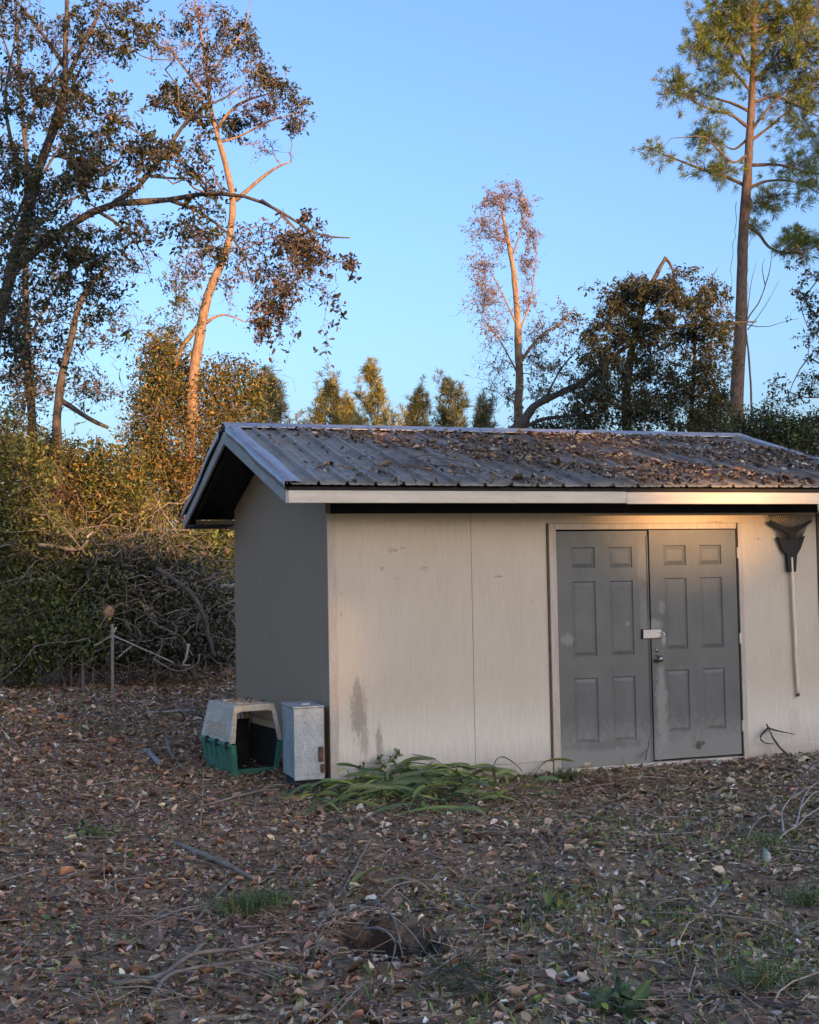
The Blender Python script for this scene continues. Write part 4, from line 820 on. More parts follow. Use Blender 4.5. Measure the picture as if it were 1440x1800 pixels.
for i, (lab, P, r0, mat) in enumerate([('straight pale stick slanting right from the metal post', pl(19.6, (200, 1118), (250, 1140), (305, 1165)), .014, 'stick_pale'), ('short pale stick slanting left from the metal post', pl(19.6, (205, 1102), (195, 1118), (165, 1135)), .014, 'stick_pale'), ('pale bone-like broken branch at the foot of the brush pile', pl(19.3, (332, 1132), (328, 1155), (322, 1168), (335, 1170)), .022, 'stick_pale'), ('pale branch lying along the right foot of the brush pile', pl(19.4, (270, 1158), (310, 1180), (345, 1168), (352, 1150)), .012, 'stick'), ('crossed pale stick low beside the metal post', pl(19.5, (208, 1155), (232, 1135)), .012, 'stick_pale'), ('white chip of broken wood on top of the brush pile', pl(20.2, (152, 945), (163, 935)), .02, 'stick_pale'), ('dark broken bough lying along the top of the brush pile', pl(20.4, (68, 958), (105, 962), (140, 966), (155, 950)), .035, 'stick')]):
    stick('pale_stick' if mat == 'stick_pale' else 'broken_branch', lab, P, r0, r0 * .7, mat, n=10)

# ------------------------------------------------------------------ leaf litter, straw, grass
def view_ground(n, ymin=1150, ymax=1900, xa=-190, xb=1630, power=1.0):
    """random ground points, spread evenly over the part of the yard in view"""
    out = []
    while sum(len(o) for o in out) < n:
        p = np.stack([rng.uniform(-8.5, 9.5, n * 3), rng.uniform(-6.4, 19, n * 3)], -1)
        v = np.column_stack([p, np.zeros(len(p))]) - CAM; z = v @ F2; x = 720 + F_PX * (v @ RC) / z; y = 900 - F_PX * (v @ UC) / z
        ok = (z > 1) & (x > xa) & (x < xb) & (y > ymin) & (y < ymax) & ~((p[:, 0] > -.03) & (p[:, 0] < L + .05) & (p[:, 1] > -.03) & (p[:, 1] < D + .05))
        dist = z; ok &= rng.random(len(p)) < np.clip((7.5 / dist) ** power, 0, 1)
        out.append(np.column_stack([p[ok], x[ok], y[ok]]))
    return np.concatenate(out)[:n]
def patch(x, y, f, s): return .5 + .25 * np.sin(x * f + s) * np.sin(y * f * 1.1 + s * 2.1) + .25 * np.sin(x * f * 2.3 + y * f * 1.7 + s * 3)
def lay(P, zoff=.0):
    return np.column_stack([P[:, 0], P[:, 1], gz(P[:, 0], P[:, 1]) + zoff])
BROWN = [(0.36, 0.22, 0.14, 4), (0.52, 0.35, 0.24, 4), (0.21, 0.12, 0.075, 4), (0.66, 0.49, 0.36, 2.2), (0.78, 0.66, 0.52, 0.7), (0.4, 0.2, 0.14, 2.5), (0.5, 0.25, 0.12, 1)]
GREYL = [(0.5, 0.4, 0.28, 4), (0.34, 0.26, 0.175, 4), (0.66, 0.56, 0.42, 2.4), (0.8, 0.7, 0.55, 0.9), (0.22, 0.17, 0.11, 4), (0.42, 0.26, 0.18, 3), (0.28, 0.28, 0.12, 1.5)]
lit = Acc(); N = 152000; P = view_ground(N, power=.9); G = lay(P)
right = np.clip((P[:, 2] - 500) / 700 + .5 * (patch(P[:, 0], P[:, 1], 1.4, .3) - .5), 0, 1)
col = np.where((rng.random(N) < right)[:, None], pick(GREYL, N, .3), pick(BROWN, N, .3))
bare = patch(P[:, 0], P[:, 1], 1.0, 2.2); keep = rng.random(N) < np.clip(1.25 - .55 * (bare > .72), 0, 1)
PD = np.hypot((P[:, 0] - PIT[0]) / .21, (P[:, 1] - PIT[1]) / .34); keep &= (PD > 1.15) | (rng.random(N) < .035 + .5 * np.clip(PD - .75, 0, 1))
G = G[keep]; col = col[keep]; n = len(G); far = np.clip((np.hypot(G[:, 0] - CAM[0], G[:, 1] - CAM[1]) - 9) / 10, 0, 1)
Ls = np.where(rng.random(n) < .45, rng.gamma(5, .0052, n), rng.gamma(6, .0070, n)) * (1 + .7 * far); th = rng.uniform(0, 6.28, n); tilt = .10 + .55 * rng.random(n) ** 2
X = np.column_stack([np.cos(th), np.sin(th), rng.normal(size=n) * tilt]); Nn = np.column_stack([rng.normal(size=(n, 2)) * tilt[:, None] * 1.3, np.ones(n)])
G[:, 2] += rng.uniform(.002, .024, n)
V, c = scatter(G, X, Nn, Ls, Ls * rng.uniform(.18, .62, n), col, curl=rng.normal(.8, 1.5, n)); lit.add(V, leaf_faces(n), None, c)
o = lit.build('leaf_litter', MAT['litter']); tag(o, 'brown fallen leaves carpeting the yard', 'leaves', kind='stuff')
# the leaves that show largest, one by one, as pieces of the ground
var = []
for k in range(6):
    tm, F = (LOBED, LOBED_F) if k % 2 else (LEAF, LEAF_F)
    for pi in range(4):
        cc = [(.52, .40, .29), (.36, .23, .15), (.64, .52, .40), (.26, .165, .11)][pi]
        w = rng.uniform(.55, .95); V = tm * np.array([1, w, 1]); V[:, 2] *= rng.uniform(.8, 2.6); V[:, 2] += .10 * V[:, 0] ** 2 * rng.normal()
        o = mesh_np('fallen_leaf', V, F, MAT['litter'], GROUND, col=np.array(cc) * rng.uniform(.8, 1.15)); var.append(o)
P = view_ground(290, 1330, 1860, -40, 1480, power=2.2); G = lay(P, .022); k = 0
for i, p in enumerate(G):
    src = var[i % len(var)]
    if i < len(var): o = src
    else: o = src.copy(); C.objects.link(o); o.parent = GROUND
    o.location = p; s3 = rng.uniform(.035, .075); o.scale = (s3, s3, s3); o.rotation_euler = (rng.normal() * .35, rng.normal() * .35, rng.uniform(0, 6.28))
# pine straw and fine twigs
st = Acc(); n = 44000; P = view_ground(n, power=1.4); G = lay(P, .012); red = patch(P[:, 0], P[:, 1], 1.7, 4.0) + .25 * np.exp(-((P[:, 2] - 1080) / 160) ** 2 - ((P[:, 3] - 1390) / 60) ** 2); keep = rng.random(n) < np.clip(red * 1.5 - .35, .05, 1); G = G[keep]; n = len(G)
th = rng.uniform(0, 6.28, n); X = np.column_stack([np.cos(th), np.sin(th), rng.normal(size=n) * .16]); ln = rng.uniform(.06, .20, n); S_ = np.column_stack([-np.sin(th), np.cos(th), rng.normal(size=n) * .3]) * .0020
G[:, 2] += rng.uniform(0, .03, n); tip = G + X * ln[:, None]; V = np.stack([G - S_, G + S_, tip + S_, tip - S_], 1).reshape(-1, 3)
st.add(V, (np.array([[0, 1, 2, 3]])[None] + (np.arange(n) * 4)[:, None, None]).reshape(-1, 4), None, np.repeat(pick([(.42, .235, .14, 3), (.32, .18, .11, 3), (.52, .37, .25, 2)], n, .25), 4, 0))
n = 4200; P = view_ground(n, power=1.4); G = lay(P, .018)
for i in range(n):
    a = rng.uniform(0, 6.28); l = rng.gamma(3, .055); d = np.array([math.cos(a), math.sin(a), rng.normal() * .15]); side = np.array([-d[1], d[0], .3]) * rng.normal() * .12 * l
    Q = np.array([G[i], G[i] + d * l * .5 + side, G[i] + d * l]); Q[:, 2] = np.maximum(Q[:, 2], gz(Q[:, 0], Q[:, 1]) + .008); r = rng.uniform(.0018, .005)
    c = np.array([(.13, .105, .085), (.20, .17, .14), (.08, .065, .055), (.32, .28, .24)][rng.choice(4, p=[.4, .25, .27, .08])]); st.tube(Q, [r, r * .8, r * .5], 4, c)
P = view_ground(330, 1200, 1880, power=1.8); G = lay(P, .02)
for i in range(len(G)):
    a = rng.uniform(0, 6.28); l = rng.uniform(.3, .95); d = np.array([math.cos(a), math.sin(a), 0.0]); sd = np.array([-d[1], d[0], 0]); t = np.linspace(0, 1, 6)
    Q = G[i] + d * (t * l)[:, None] + sd * (np.sin(t * rng.uniform(2, 6)) * rng.normal() * .07 * l)[:, None]; ok = not np.any((Q[:, 0] > -.05) & (Q[:, 0] < L + .05) & (Q[:, 1] > -.05) & (Q[:, 1] < D + .05))
    if not ok: continue
    Q[:, 2] = gz(Q[:, 0], Q[:, 1]) + .018 + np.sin(t * 3.1) * rng.uniform(0, .06); r = rng.uniform(.0025, .006); c = np.array([(.20, .16, .125), (.30, .25, .20), (.13, .10, .08), (.44, .38, .31)][rng.choice(4, p=[.35, .3, .25, .1])]); st.tube(Q, np.linspace(r, r * .45, 6), 4, c)
tag(st.build('pine_straw', MAT['litter']), 'pine straw and thin twigs strewn among the fallen leaves', 'pine straw', kind='stuff')
# low grass and weeds in patches
gr = Acc()
def blades(P, h, w, pal, lean=.5):
    n = len(P); th = rng.uniform(0, 6.28, n); d = np.column_stack([np.cos(th), np.sin(th), np.zeros(n)]); S_ = np.column_stack([-np.sin(th), np.cos(th), np.zeros(n)]) * (w * .5)
    hh = h * rng.uniform(.5, 1.3, n)[:, None]; ln = lean * rng.uniform(.2, 1.4, n)[:, None]; up = np.array([0, 0, 1.0]); m = P + up * hh * .6 + d * hh * ln * .35; t = P + up * hh * (1 - .3 * ln) + d * hh * ln
    V = np.stack([P - S_, P + S_, m + S_ * .8, t, m - S_ * .8], 1).reshape(-1, 3); b = (np.arange(n) * 5)[:, None]
    gr.add(V, b + np.array([[0, 1, 2, 4]]), b + np.array([[4, 2, 3]]), np.repeat(pick(pal, n, .25), 5, 0))
GR = [(0.134, 0.237, 0.043, 4), (0.206, 0.312, 0.057, 3), (0.266, 0.325, 0.072, 2), (0.412, 0.415, 0.129, 1)]
P = view_ground(80000, power=.8); f = patch(P[:, 0], P[:, 1], 1.1, 5.1); w = np.clip((P[:, 2] - 700) / 900, 0, 1) * np.clip((P[:, 3] - 1380) / 150, 0, 1) * .8 + .75 * np.exp(-((P[:, 2] - 130) / 190) ** 2 - ((P[:, 3] - 1255) / 45) ** 2) + .5 * np.exp(-((P[:, 2] - 1400) / 120) ** 2 - ((P[:, 3] - 1590) / 90) ** 2) + .30 + .5 * np.exp(-((P[:, 2] - 1000) / 260) ** 2 - ((P[:, 3] - 1560) / 110) ** 2)
k = rng.random(len(P)) < np.clip((f - .36) * 3.6, 0, 1) * w; blades(lay(P[k], 0.0), .060, .006, GR, .8)
P = view_ground(26000, power=1.0); f = patch(P[:, 0], P[:, 1], 1.5, 8.3); w = .10 + .55 * np.exp(-((P[:, 2] - 120) / 200) ** 2 - ((P[:, 3] - 1250) / 50) ** 2) + .5 * np.clip((P[:, 2] - 800) / 600, 0, 1) * np.clip((P[:, 3] - 1380) / 150, 0, 1); k = rng.random(len(P)) < np.clip((f - .45) * 3.2, 0, 1) * w
G = lay(P[k], .02); n = len(G); G[:, 2] += rng.uniform(0, .035, n); th = rng.uniform(0, 6.28, n); Ls = rng.uniform(.018, .05, n)
V, c = scatter(G, np.column_stack([np.cos(th), np.sin(th), rng.uniform(0, .6, n)]), np.column_stack([rng.normal(size=(n, 2)) * .35, np.ones(n)]), Ls, Ls * .62, pick(GR, n, .25)); gr.add(V, leaf_faces(n), None, c)
tag(gr.build('grass', MAT['strap']), 'thin patches of short green grass in the leaves', 'grass', kind='stuff')

# leaves and straw lying on the roof
rl = Acc(); n = 13000; u = rng.uniform(XA + .25, XB - .03, n); t = rng.random(n); y = YE + .03 + t * (YR - .19 - YE)
den = np.clip((u - XA) / 2.2, .12, 1) * np.clip(.36 + 2.6 * (patch(u, y * 1.6, 2.1, 1.0) - .47) + .35 * t, .02, 1); den *= np.where((u < 1.5) & (t < .6), .35, 1) * 1.05
k = rng.random(n) < den; u, y, t = u[k], y[k], t[k]; n = len(u)
G = np.column_stack([u, y, [zroof(v) for v in y]]); G[:, 2] += rng.uniform(.006, .045, n); th = rng.uniform(0, 6.28, n); Nn = np.column_stack([rng.normal(size=n) * .35, -SL + rng.normal(size=n) * .35, np.ones(n)])
X = np.column_stack([np.cos(th), np.sin(th), SL * np.sin(th) + rng.normal(size=n) * .25]); Ls = rng.gamma(7, .0066, n)
V, c = scatter(G, X, Nn, Ls, Ls * rng.uniform(.35, .7, n), np.array([1.45, 1.4, 1.3]) * pick([(.23, .185, .14, 4), (.15, .11, .085, 4), (.09, .065, .05, 3), (.34, .29, .235, 2), (.16, .085, .05, 1.5)], n, .3), curl=rng.normal(1, 1.5, n)); rl.add(V, leaf_faces(n), None, c)
n = 5200; u = rng.normal(size=n) * .9 + rng.choice([1.35, 2.2, 2.9, 3.8], n); t = np.clip(rng.random(n), 0, 1); k = (u > XA + .6) & (u < XB - .1); u, t = u[k], t[k]; n = len(u); y = YE + .04 + t * (YR - .2 - YE)
G = np.column_stack([u, y, [zroof(v) + .02 for v in y]]); G[:, 2] += rng.uniform(0, .03, n); th = rng.uniform(0, 6.28, n); X = np.column_stack([np.cos(th), np.sin(th), SL * np.sin(th) + rng.normal(size=n) * .08]); ln = rng.uniform(.08, .2, n)
S_ = np.column_stack([-np.sin(th), np.cos(th), np.zeros(n)]) * .002; tip = G + X * ln[:, None]; V = np.stack([G - S_, G + S_, tip + S_, tip - S_], 1).reshape(-1, 3)
rl.add(V, (np.array([[0, 1, 2, 3]])[None] + (np.arange(n) * 4)[:, None, None]).reshape(-1, 4), None, np.repeat(pick([(.30, .185, .12, 3), (.22, .14, .09, 3), (.12, .15, .05, .7)], n, .25), 4, 0))
for i in range(60):
    uu = rng.uniform(.6, XB - .3); tt = rng.random(); yy = YE + .05 + tt * (YR - .3 - YE); a = rng.uniform(0, 6.28); l = rng.uniform(.12, .45); p0 = np.array([uu, yy, zroof(yy) + .04]); y2 = float(np.clip(yy + math.sin(a) * l, YE - .02, YR - .2)); p1 = np.array([uu + math.cos(a) * l, y2, zroof(y2) + .045 + rng.uniform(0, .04)])
    rl.tube(np.array([p0, (p0 + p1) / 2 + np.array([0, 0, .012]), p1]), [.005, .004, .002], 4, (.13, .10, .08))
tag(rl.build('roof_leaves', MAT['litter']), 'dry leaves, twigs and pine straw heaped on the metal roof', 'leaves', kind='stuff')

# ------------------------------------------------------------------ rake on the wall
def leaf_rake():
    top = on_y(1392, 1003, -.04); bot = on_y(1403, 1224, -.03); r = empty('leaf_rake', (bot[0], -.03, bot[2]), 'black leaf rake with pale wooden handle, hung head up right of the doors', 'rake')
    O = np.array([bot[0], -.03, bot[2]])
    V, a, b = tube(catmull([bot, (top + bot) / 2, top + np.array([0, 0, .12])], 12), .0165, 10); mesh_np('handle', V, [a, b], MAT['rake_wood'], r, smooth=True, origin=O)
    V, a, b = tube(np.array([bot + np.array([0, 0, .002]), bot + np.array([0, 0, .03])]), .0172, 10); mesh_np('handle_tip', V, [a, b], MAT['trim_dark'], r, smooth=True, origin=O)
    def poly(name, pts, y, t, mat):
        bm = bmesh.new(); W = [on_y(px, py, y) for px, py in pts]; A = [bm.verts.new(w - O) for w in W]; B = [bm.verts.new(w - O + np.array([0, t, 0])) for w in W]; n = len(A)
        bm.faces.new(A); bm.faces.new(B[::-1])
        for i in range(n): bm.faces.new((A[i], A[(i+1) % n], B[(i+1) % n], B[i]))
        bmesh.ops.recalc_face_normals(bm, faces=list(bm.faces)); bmesh.ops.bevel(bm, geom=[e for e in bm.edges], offset=.002, segments=1, affect='EDGES'); return bm_obj(name, bm, mat, r)
    poly('socket', [(1386, 1005), (1400, 1005), (1402, 975), (1408, 965), (1416, 942), (1404, 950), (1398, 946), (1390, 946), (1383, 950), (1367, 943), (1376, 966), (1384, 975)], -.052, .030, MAT['black_plastic'])
    poly('crossbar', [(1353, 917), (1356, 922), (1372, 931), (1386, 938), (1388, 947), (1398, 947), (1399, 937), (1412, 929), (1427, 918), (1428, 914), (1422, 916), (1405, 925), (1392, 927), (1378, 925), (1362, 917), (1355, 914)], -.060, .014, MAT['black_plastic'])
    n = 22
    for i in range(n):
        t = i / (n - 1); x0 = 1380 + 24 * t; x1 = 1351 + 79 * t; a = on_y(x0, 955, -.046); m = on_y(x1 + (1390 - x1) * .25, 922 - 3 * math.sin(t * math.pi), -.044); e = on_y(x1, 903 + 6 * abs(t - .5), -.040); e2 = e + np.array([0, -.035, -.004])
        V, q, k = tube(np.array([a, m, e, e2]), [.0042, .0040, .0034, .0028], 4); mesh_np('tine', V, [q, k], MAT['tine'], r, origin=O)
    return r
leaf_rake()

# ------------------------------------------------------------------ pet carrier and metal box beside the shed
def carrier():
    p = ground(452, 1362); c = empty('pet_carrier', (p[0], p[1], gz(p[0], p[1]) - .005), 'old pet carrier with beige top, green tub and no door, left of the shed', 'pet carrier', rz=math.radians(9))
    MAT['beige_plastic'] = m_noise('beige_plastic', (.44, .40, .31), (.62, .57, .47), 5, .6, .2, .002, fine=.5); MAT['green_plastic'] = m_noise('green_plastic', (.022, .17, .115), (.040, .25, .175), 5, .5, .1, .002, fine=.6)
    w0, w1, w2 = .205, .240, .185; dp = .78; zr, zt2 = .275, .60               # half widths at floor, rim and roof; depth; rim and roof height
    def side(name, prof, mat, y0, y1, inset0=0, inset1=0, th=.010):
        """a wall between two profiles of (x,z) points at y0 and y1, given thickness"""
    def panel(name, pts, mat, th=.009, parent=c):
        bm = bmesh.new(); A = [bm.verts.new(q) for q in pts]; bm.faces.new(A); o = bm_obj(name, bm, mat, parent); md = o.modifiers.new('thickness', 'SOLIDIFY'); md.thickness = th; md.offset = 0; b = o.modifiers.new('edge', 'BEVEL'); b.width = .003; b.segments = 2; return o
    # lower tub: floor and four walls, front lower sill
    tub = panel('tub', [(-w0, .03, .02), (w0, .03, .02), (w0, dp - .03, .02), (-w0, dp - .03, .02)], MAT['green_plastic'])
    for sx in (-1, 1):
        panel('tub_side', [(sx * w0, .03, .0), (sx * w0, dp - .03, .0), (sx * w1, dp, zr), (sx * w1, .0, zr)], MAT['green_plastic'], .012, tub)
        for k in range(5):
            y = .10 + k * .14; panel('tub_rib', [(sx * (w0 + .012), y, .03), (sx * (w0 + .012), y + .03, .03), (sx * (w1 + .010), y + .03, zr - .03), (sx * (w1 + .010), y, zr - .03)], MAT['green_plastic'], .008, tub)
    panel('tub_back', [(-w0, dp - .03, 0), (w0, dp - .03, 0), (w1, dp, zr), (-w1, dp, zr)], MAT['green_plastic'], .012, tub)
    for sx in (-1, 1): panel('tub_post', [(sx * w0, .03, .0), (sx * (w0 - .045), .03, .0), (sx * (w1 - .05), .0, zr), (sx * w1, .0, zr)], MAT['green_plastic'], .014, tub)
    panel('tub_sill', [(-w0 + .045, .03, 0), (w0 - .045, .03, 0), (w0 - .04, .022, .06), (-w0 + .04, .022, .06)], MAT['green_plastic'], .014, tub)
    # rim lip all round the sides and back
    for sx in (-1, 1):
        bm = bmesh.new(); box_bm(bm, sx * w1 - .016 + sx * .006, sx * w1 + .016 + sx * .006, -.012, dp + .012, zr - .016, zr + .012, .005); bm_obj('rim', bm, MAT['green_plastic'], tub)
    bm = bmesh.new(); box_bm(bm, -w1, w1, dp - .008, dp + .018, zr - .0155, zr + .0115, .005); bm_obj('rim', bm, MAT['green_plastic'], tub)
    # upper shell
    z0 = zr + .013; f1 = .055; bk = dp - .06; shell = panel('shell_roof', [(-w2, f1, zt2), (w2, f1, zt2), (w2, bk, zt2), (-w2, bk, zt2)], MAT['beige_plastic'], .012)
    def lerp(a, b, t): return tuple(a[i] + (b[i] - a[i]) * t for i in range(3))
    for sx in (-1, 1):
        A0, A1, B0, B1 = (sx * w1, .0, z0), (sx * w1, dp, z0), (sx * w2, f1, zt2), (sx * w2, bk, zt2)
        q = lambda u, v: lerp(lerp(A0, A1, u), lerp(B0, B1, u), v)
        panel('shell_side', [q(0, .46), q(1, .46), q(1, .58), q(0, .58)], MAT['beige_plastic'], .010, shell); panel('shell_side', [q(0, .90), q(1, .90), q(1, 1), q(0, 1)], MAT['beige_plastic'], .010, shell); panel('shell_side', [q(0, 0), q(1, 0), q(1, .10), q(0, .10)], MAT['beige_plastic'], .010, shell)
        panel('shell_side', [q(0, .10), q(.16, .10), q(.16, .90), q(0, .90)], MAT['beige_plastic'], .0098, shell); panel('shell_side', [q(.86, .10), q(1, .10), q(1, .90), q(.86, .90)], MAT['beige_plastic'], .0098, shell)
        if sx < 0:
            panel('vent_cover', [q(.16, .58), q(.86, .58), q(.86, .90), q(.16, .90)], MAT['beige_plastic'], .006, shell)
        for k in range(17):
            u = .165 + k * .041; panel('slat', [q(u, .10), q(u + .022, .10), q(u + .022, .46), q(u, .46)], MAT['beige_plastic'], .007, shell)
            if sx > 0: panel('slat', [q(u, .58), q(u + .022, .58), q(u + .022, .90), q(u, .90)], MAT['beige_plastic'], .007, shell)
    qb = lambda u, v: lerp(lerp((-w1, dp, z0), (w1, dp, z0), u), lerp((-w2, bk, zt2), (w2, bk, zt2), u), v)
    panel('shell_back', [qb(0, 0), qb(1, 0), qb(1, .3), qb(0, .3)], MAT['beige_plastic'], .010, shell); panel('shell_back', [qb(0, .85), qb(1, .85), qb(1, 1), qb(0, 1)], MAT['beige_plastic'], .010, shell); panel('shell_back', [qb(0, .3), qb(.15, .3), qb(.15, .85), qb(0, .85)], MAT['beige_plastic'], .0098, shell); panel('shell_back', [qb(.85, .3), qb(1, .3), qb(1, .85), qb(.85, .85)], MAT['beige_plastic'], .0098, shell)
    for k in range(9): u = .16 + k * .078; panel('slat', [qb(u, .3), qb(u + .04, .3), qb(u + .04, .85), qb(u, .85)], MAT['beige_plastic'], .007, shell)
    # front arch
    qf = lambda u, v: lerp(lerp((-w1, 0, z0), (w1, 0, z0), u), lerp((-w2, f1, zt2), (w2, f1, zt2), u), v)
    for (u0, u1) in ((0, .09), (.91, 1)): panel('front_post', [qf(u0, 0), qf(u1, 0), qf(u1, .84), qf(u0, .84)], MAT['beige_plastic'], .014, shell)
    panel('front_arch', [qf(0, .84), qf(.10, .80), qf(.20, .845), qf(.8, .845), qf(.90, .80), qf(1, .84), qf(1, 1), qf(0, 1)], MAT['beige_plastic'], .014, shell)
    for k in range(3):
        bm = bmesh.new(); y = .16 + k * .19; box_bm(bm, -.12, .12, y, y + .10, zt2 + .006, zt2 + .016, .004); bm_obj('roof_ridge', bm, MAT['beige_plastic'], shell)
    for sx in (-1, 1):
        for y in (.02, .28, .54): bm = bmesh.new(); box_bm(bm, sx * (w1 + .022) - .014, sx * (w1 + .022) + .014, y, y + .035, zr - .03, zr + .03, .004); bm_obj('clip', bm, MAT['black_plastic'], c)
    MAT['inner_shade'] = m_noise('carrier_inside_shade', (.008, .012, .014), (.020, .024, .026), 8, .9, .2, .002)  # near-black liner panels, added to put the shade inside the carrier into colour
    for sx in (1, -1): panel('inner_shade_wall', [(sx * (w0 - .016), .06, .03), (sx * (w0 - .016), dp - .05, .03), (sx * (w1 - .018), dp - .03, zr + .10), (sx * (w1 - .018), .05, zr + .10)], MAT['inner_shade'], .004, tub)
    panel('inner_shade_wall', [(-w0 + .01, dp - .06, .03), (w0 - .01, dp - .06, .03), (w1 - .03, dp - .04, zr + .14), (-w1 + .03, dp - .04, zr + .14)], MAT['inner_shade'], .004, tub); panel('inner_shade_floor', [(-w0 + .02, .06, .034), (w0 - .02, .06, .034), (w0 - .02, dp - .07, .034), (-w0 + .02, dp - .07, .034)], MAT['inner_shade'], .004, tub)
    panel('inner_shade_roof', [(-w2 + .01, f1 + .02, zt2 - .014), (w2 - .01, f1 + .02, zt2 - .014), (w2 - .01, bk - .02, zt2 - .014), (-w2 + .01, bk - .02, zt2 - .014)], MAT['inner_shade'], .004, shell)
    # soiled leaves on the carrier's roof
    n = 60; P = np.column_stack([rng.uniform(-.15, .16, n), rng.uniform(.12, .66, n), np.full(n, zt2 + .02)]); th = rng.uniform(0, 6.28, n); V, cc = scatter(P, np.column_stack([np.cos(th), np.sin(th), rng.normal(size=n) * .1]), np.column_stack([rng.normal(size=(n, 2)) * .2, np.ones(n)]), rng.uniform(.02, .05, n), rng.uniform(.012, .03, n), pick(BROWN, n, .3) * .7)
    o = mesh_np('roof_debris', V, leaf_faces(n), MAT['litter'], shell, col=cc); o['kind'] = 'stuff'
carrier()
def metal_box():
    p = np.array([0, -.01, 0.0]); MAT['galv'] = m_noise('pale_galvanised', (.31, .36, .37), (.46, .51, .51), 7, .5, .15, .002, metal=.25, fine=.5); MAT['rust'] = m_noise('rust', (.06, .035, .022), (.16, .08, .045), 30, .9, .5, .003)
    a = on_y(518, 1372, p[1]); b = on_y(571, 1366, p[1]); W = b[0] - a[0]; H = on_y(545, 1243, p[1])[2]; z0 = on_y(545, 1371, p[1])[2]
    c = empty('metal_cabinet', (a[0], p[1], 0), 'pale gray sheet-metal cabinet standing between pet carrier and shed corner', 'cabinet', rz=math.radians(0)); dp = .42
    box('body', .004, W - .004, .012, dp, z0 + .01, H - .012, MAT['galv'], c, .004); f = box('front_panel', 0, W, 0, .011, z0, H - .008, MAT['galv'], c, .003); box('lid', -.008, W + .008, -.006, dp + .008, H - .0075, H + .008, MAT['galv'], c, .004)
    box('latch', W - .05, W - .012, -.022, -.001, z0 + .14, z0 + .26, MAT['rust'], f, .004); box('latch', W - .035, W - .006, -.014, -.001, z0 + .05, z0 + .12, MAT['rust'], f, .004)
    box('hinge_pin', W + .001, W + .014, .02, .04, z0 + .02, H - .04, MAT['rust'], c, .002); box('foot', .02, W - .02, .03, dp - .03, -.05, z0 + .009, MAT['black_wood'], c, .003)
    box('handle', W * .35, W * .65, .10, .13, H + .0085, H + .022, MAT['galv'], c, .004)
metal_box()

# ------------------------------------------------------------------ cut lilies and weeds along the wall
def ribbon(pts, w, n=9, twist=0.0, fold=.25):
    Q = catmull(pts, n); T = unit(np.gradient(Q, axis=0)); S1 = unit(np.cross(T, np.array([.05, .02, 1.0]))); U1 = np.cross(S1, T); t = np.linspace(0, 1, n); a = twist * t
    S2 = S1 * np.cos(a)[:, None] + U1 * np.sin(a)[:, None]; ww = (w * (.55 + .9 * t) * np.sqrt(np.clip(1 - t ** 3, .002, 1)))[:, None]; mid = Q - np.cross(T, S2) * -ww * fold
    V = np.stack([Q - S2 * ww, mid - np.array([0, 0, 1]) * ww * fold, Q + S2 * ww], 1).reshape(-1, 3); i = np.arange(n - 1)[:, None] * 3 + np.arange(2)[None]
    i = i.ravel(); return V, np.stack([i, i + 1, i + 4, i + 3], -1)
STRAP = [(0.184, 0.271, 0.076), (0.116, 0.194, 0.068), (0.271, 0.35, 0.101), (0.098, 0.166, 0.076), (0.427, 0.427, 0.119), (0.194, 0.233, 0.092)]
lily = empty('lily_pile', ground(700, 1395), 'heap of cut green strap-leaved lilies along the foot of the tan wall', 'plant pile'); LO = np.array(lily.location)
masters = []
for k in range(12):
    l = rng.uniform(.22, .50); lift = rng.uniform(.01, .085); side = rng.normal() * .10; P = [(0, 0, 0), (l * .35, side * .5, lift), (l * .7, side, lift * .7), (l, side * 1.6, -.01)]
    V, F = ribbon(P, rng.uniform(.007, .017), twist=rng.normal() * 1.2); masters.append(mesh_np('leaf', V, F, MAT['strap'], lily, col=np.array(STRAP[k % 6]) * rng.uniform(.85, 1.2)))
for i in range(280):
    o = masters[i] if i < 12 else masters[i % 12].copy()
    if i >= 12: C.objects.link(o); o.parent = lily
    px = np.clip(rng.normal(715, 100), 545, 925); py = 1395 - .05 * (px - 700) + rng.normal() * 20; p = ground(px, py); p[1] = min(p[1], -.06); p[2] = gz(p[0], p[1]) + rng.uniform(.005, .09) * math.exp(-((px - 700) / 140) ** 2)
    a = rng.uniform(0, 6.28) if rng.random() < .4 else rng.choice([rng.normal(3.1, .5), rng.normal(0.1, .5), rng.normal(-1.5, .5)])
    if math.sin(a) > 0 and p[1] + math.sin(a) * .45 > -.04: a = -a
    o.location = p - LO; o.rotation_euler = (rng.normal() * .35, rng.normal() * .22, a)
def strap(name, label, P, w, col, cat='leaf', twist=.6):
    P = np.asarray(P, float); V, F = ribbon(P, w, 14, twist); o = mesh_np(name, V, F, MAT['strap'], None, col=np.array(col), origin=P[0]); o.location = P[0]; return tag(o, label, cat)
dw = -.10
strap('strap_leaf', 'striped strap leaf arching up against the wall left of the doors', [on_y(868, 1370, dw), on_y(870, 1340, dw), on_y(884, 1330, dw), on_y(905, 1342, dw - .05), on_y(920, 1358, dw - .1)], .014, (.16, .19, .07))
strap('strap_leaf', 'pale strap leaf bending down at the right end of the lily heap', [on_y(905, 1395, -.35), on_y(913, 1372, -.33), on_y(920, 1362, -.28), on_y(924, 1368, -.2)], .013, (.22, .25, .10))
strap('strap_leaf', 'long green strap leaf trailing left past the shed corner', [ground(610, 1400) + [0, 0, .06], ground(570, 1405) + [0, 0, .05], ground(530, 1400) + [0, 0, .03], ground(498, 1390) + [0, 0, .02]], .014, (.05, .10, .05))
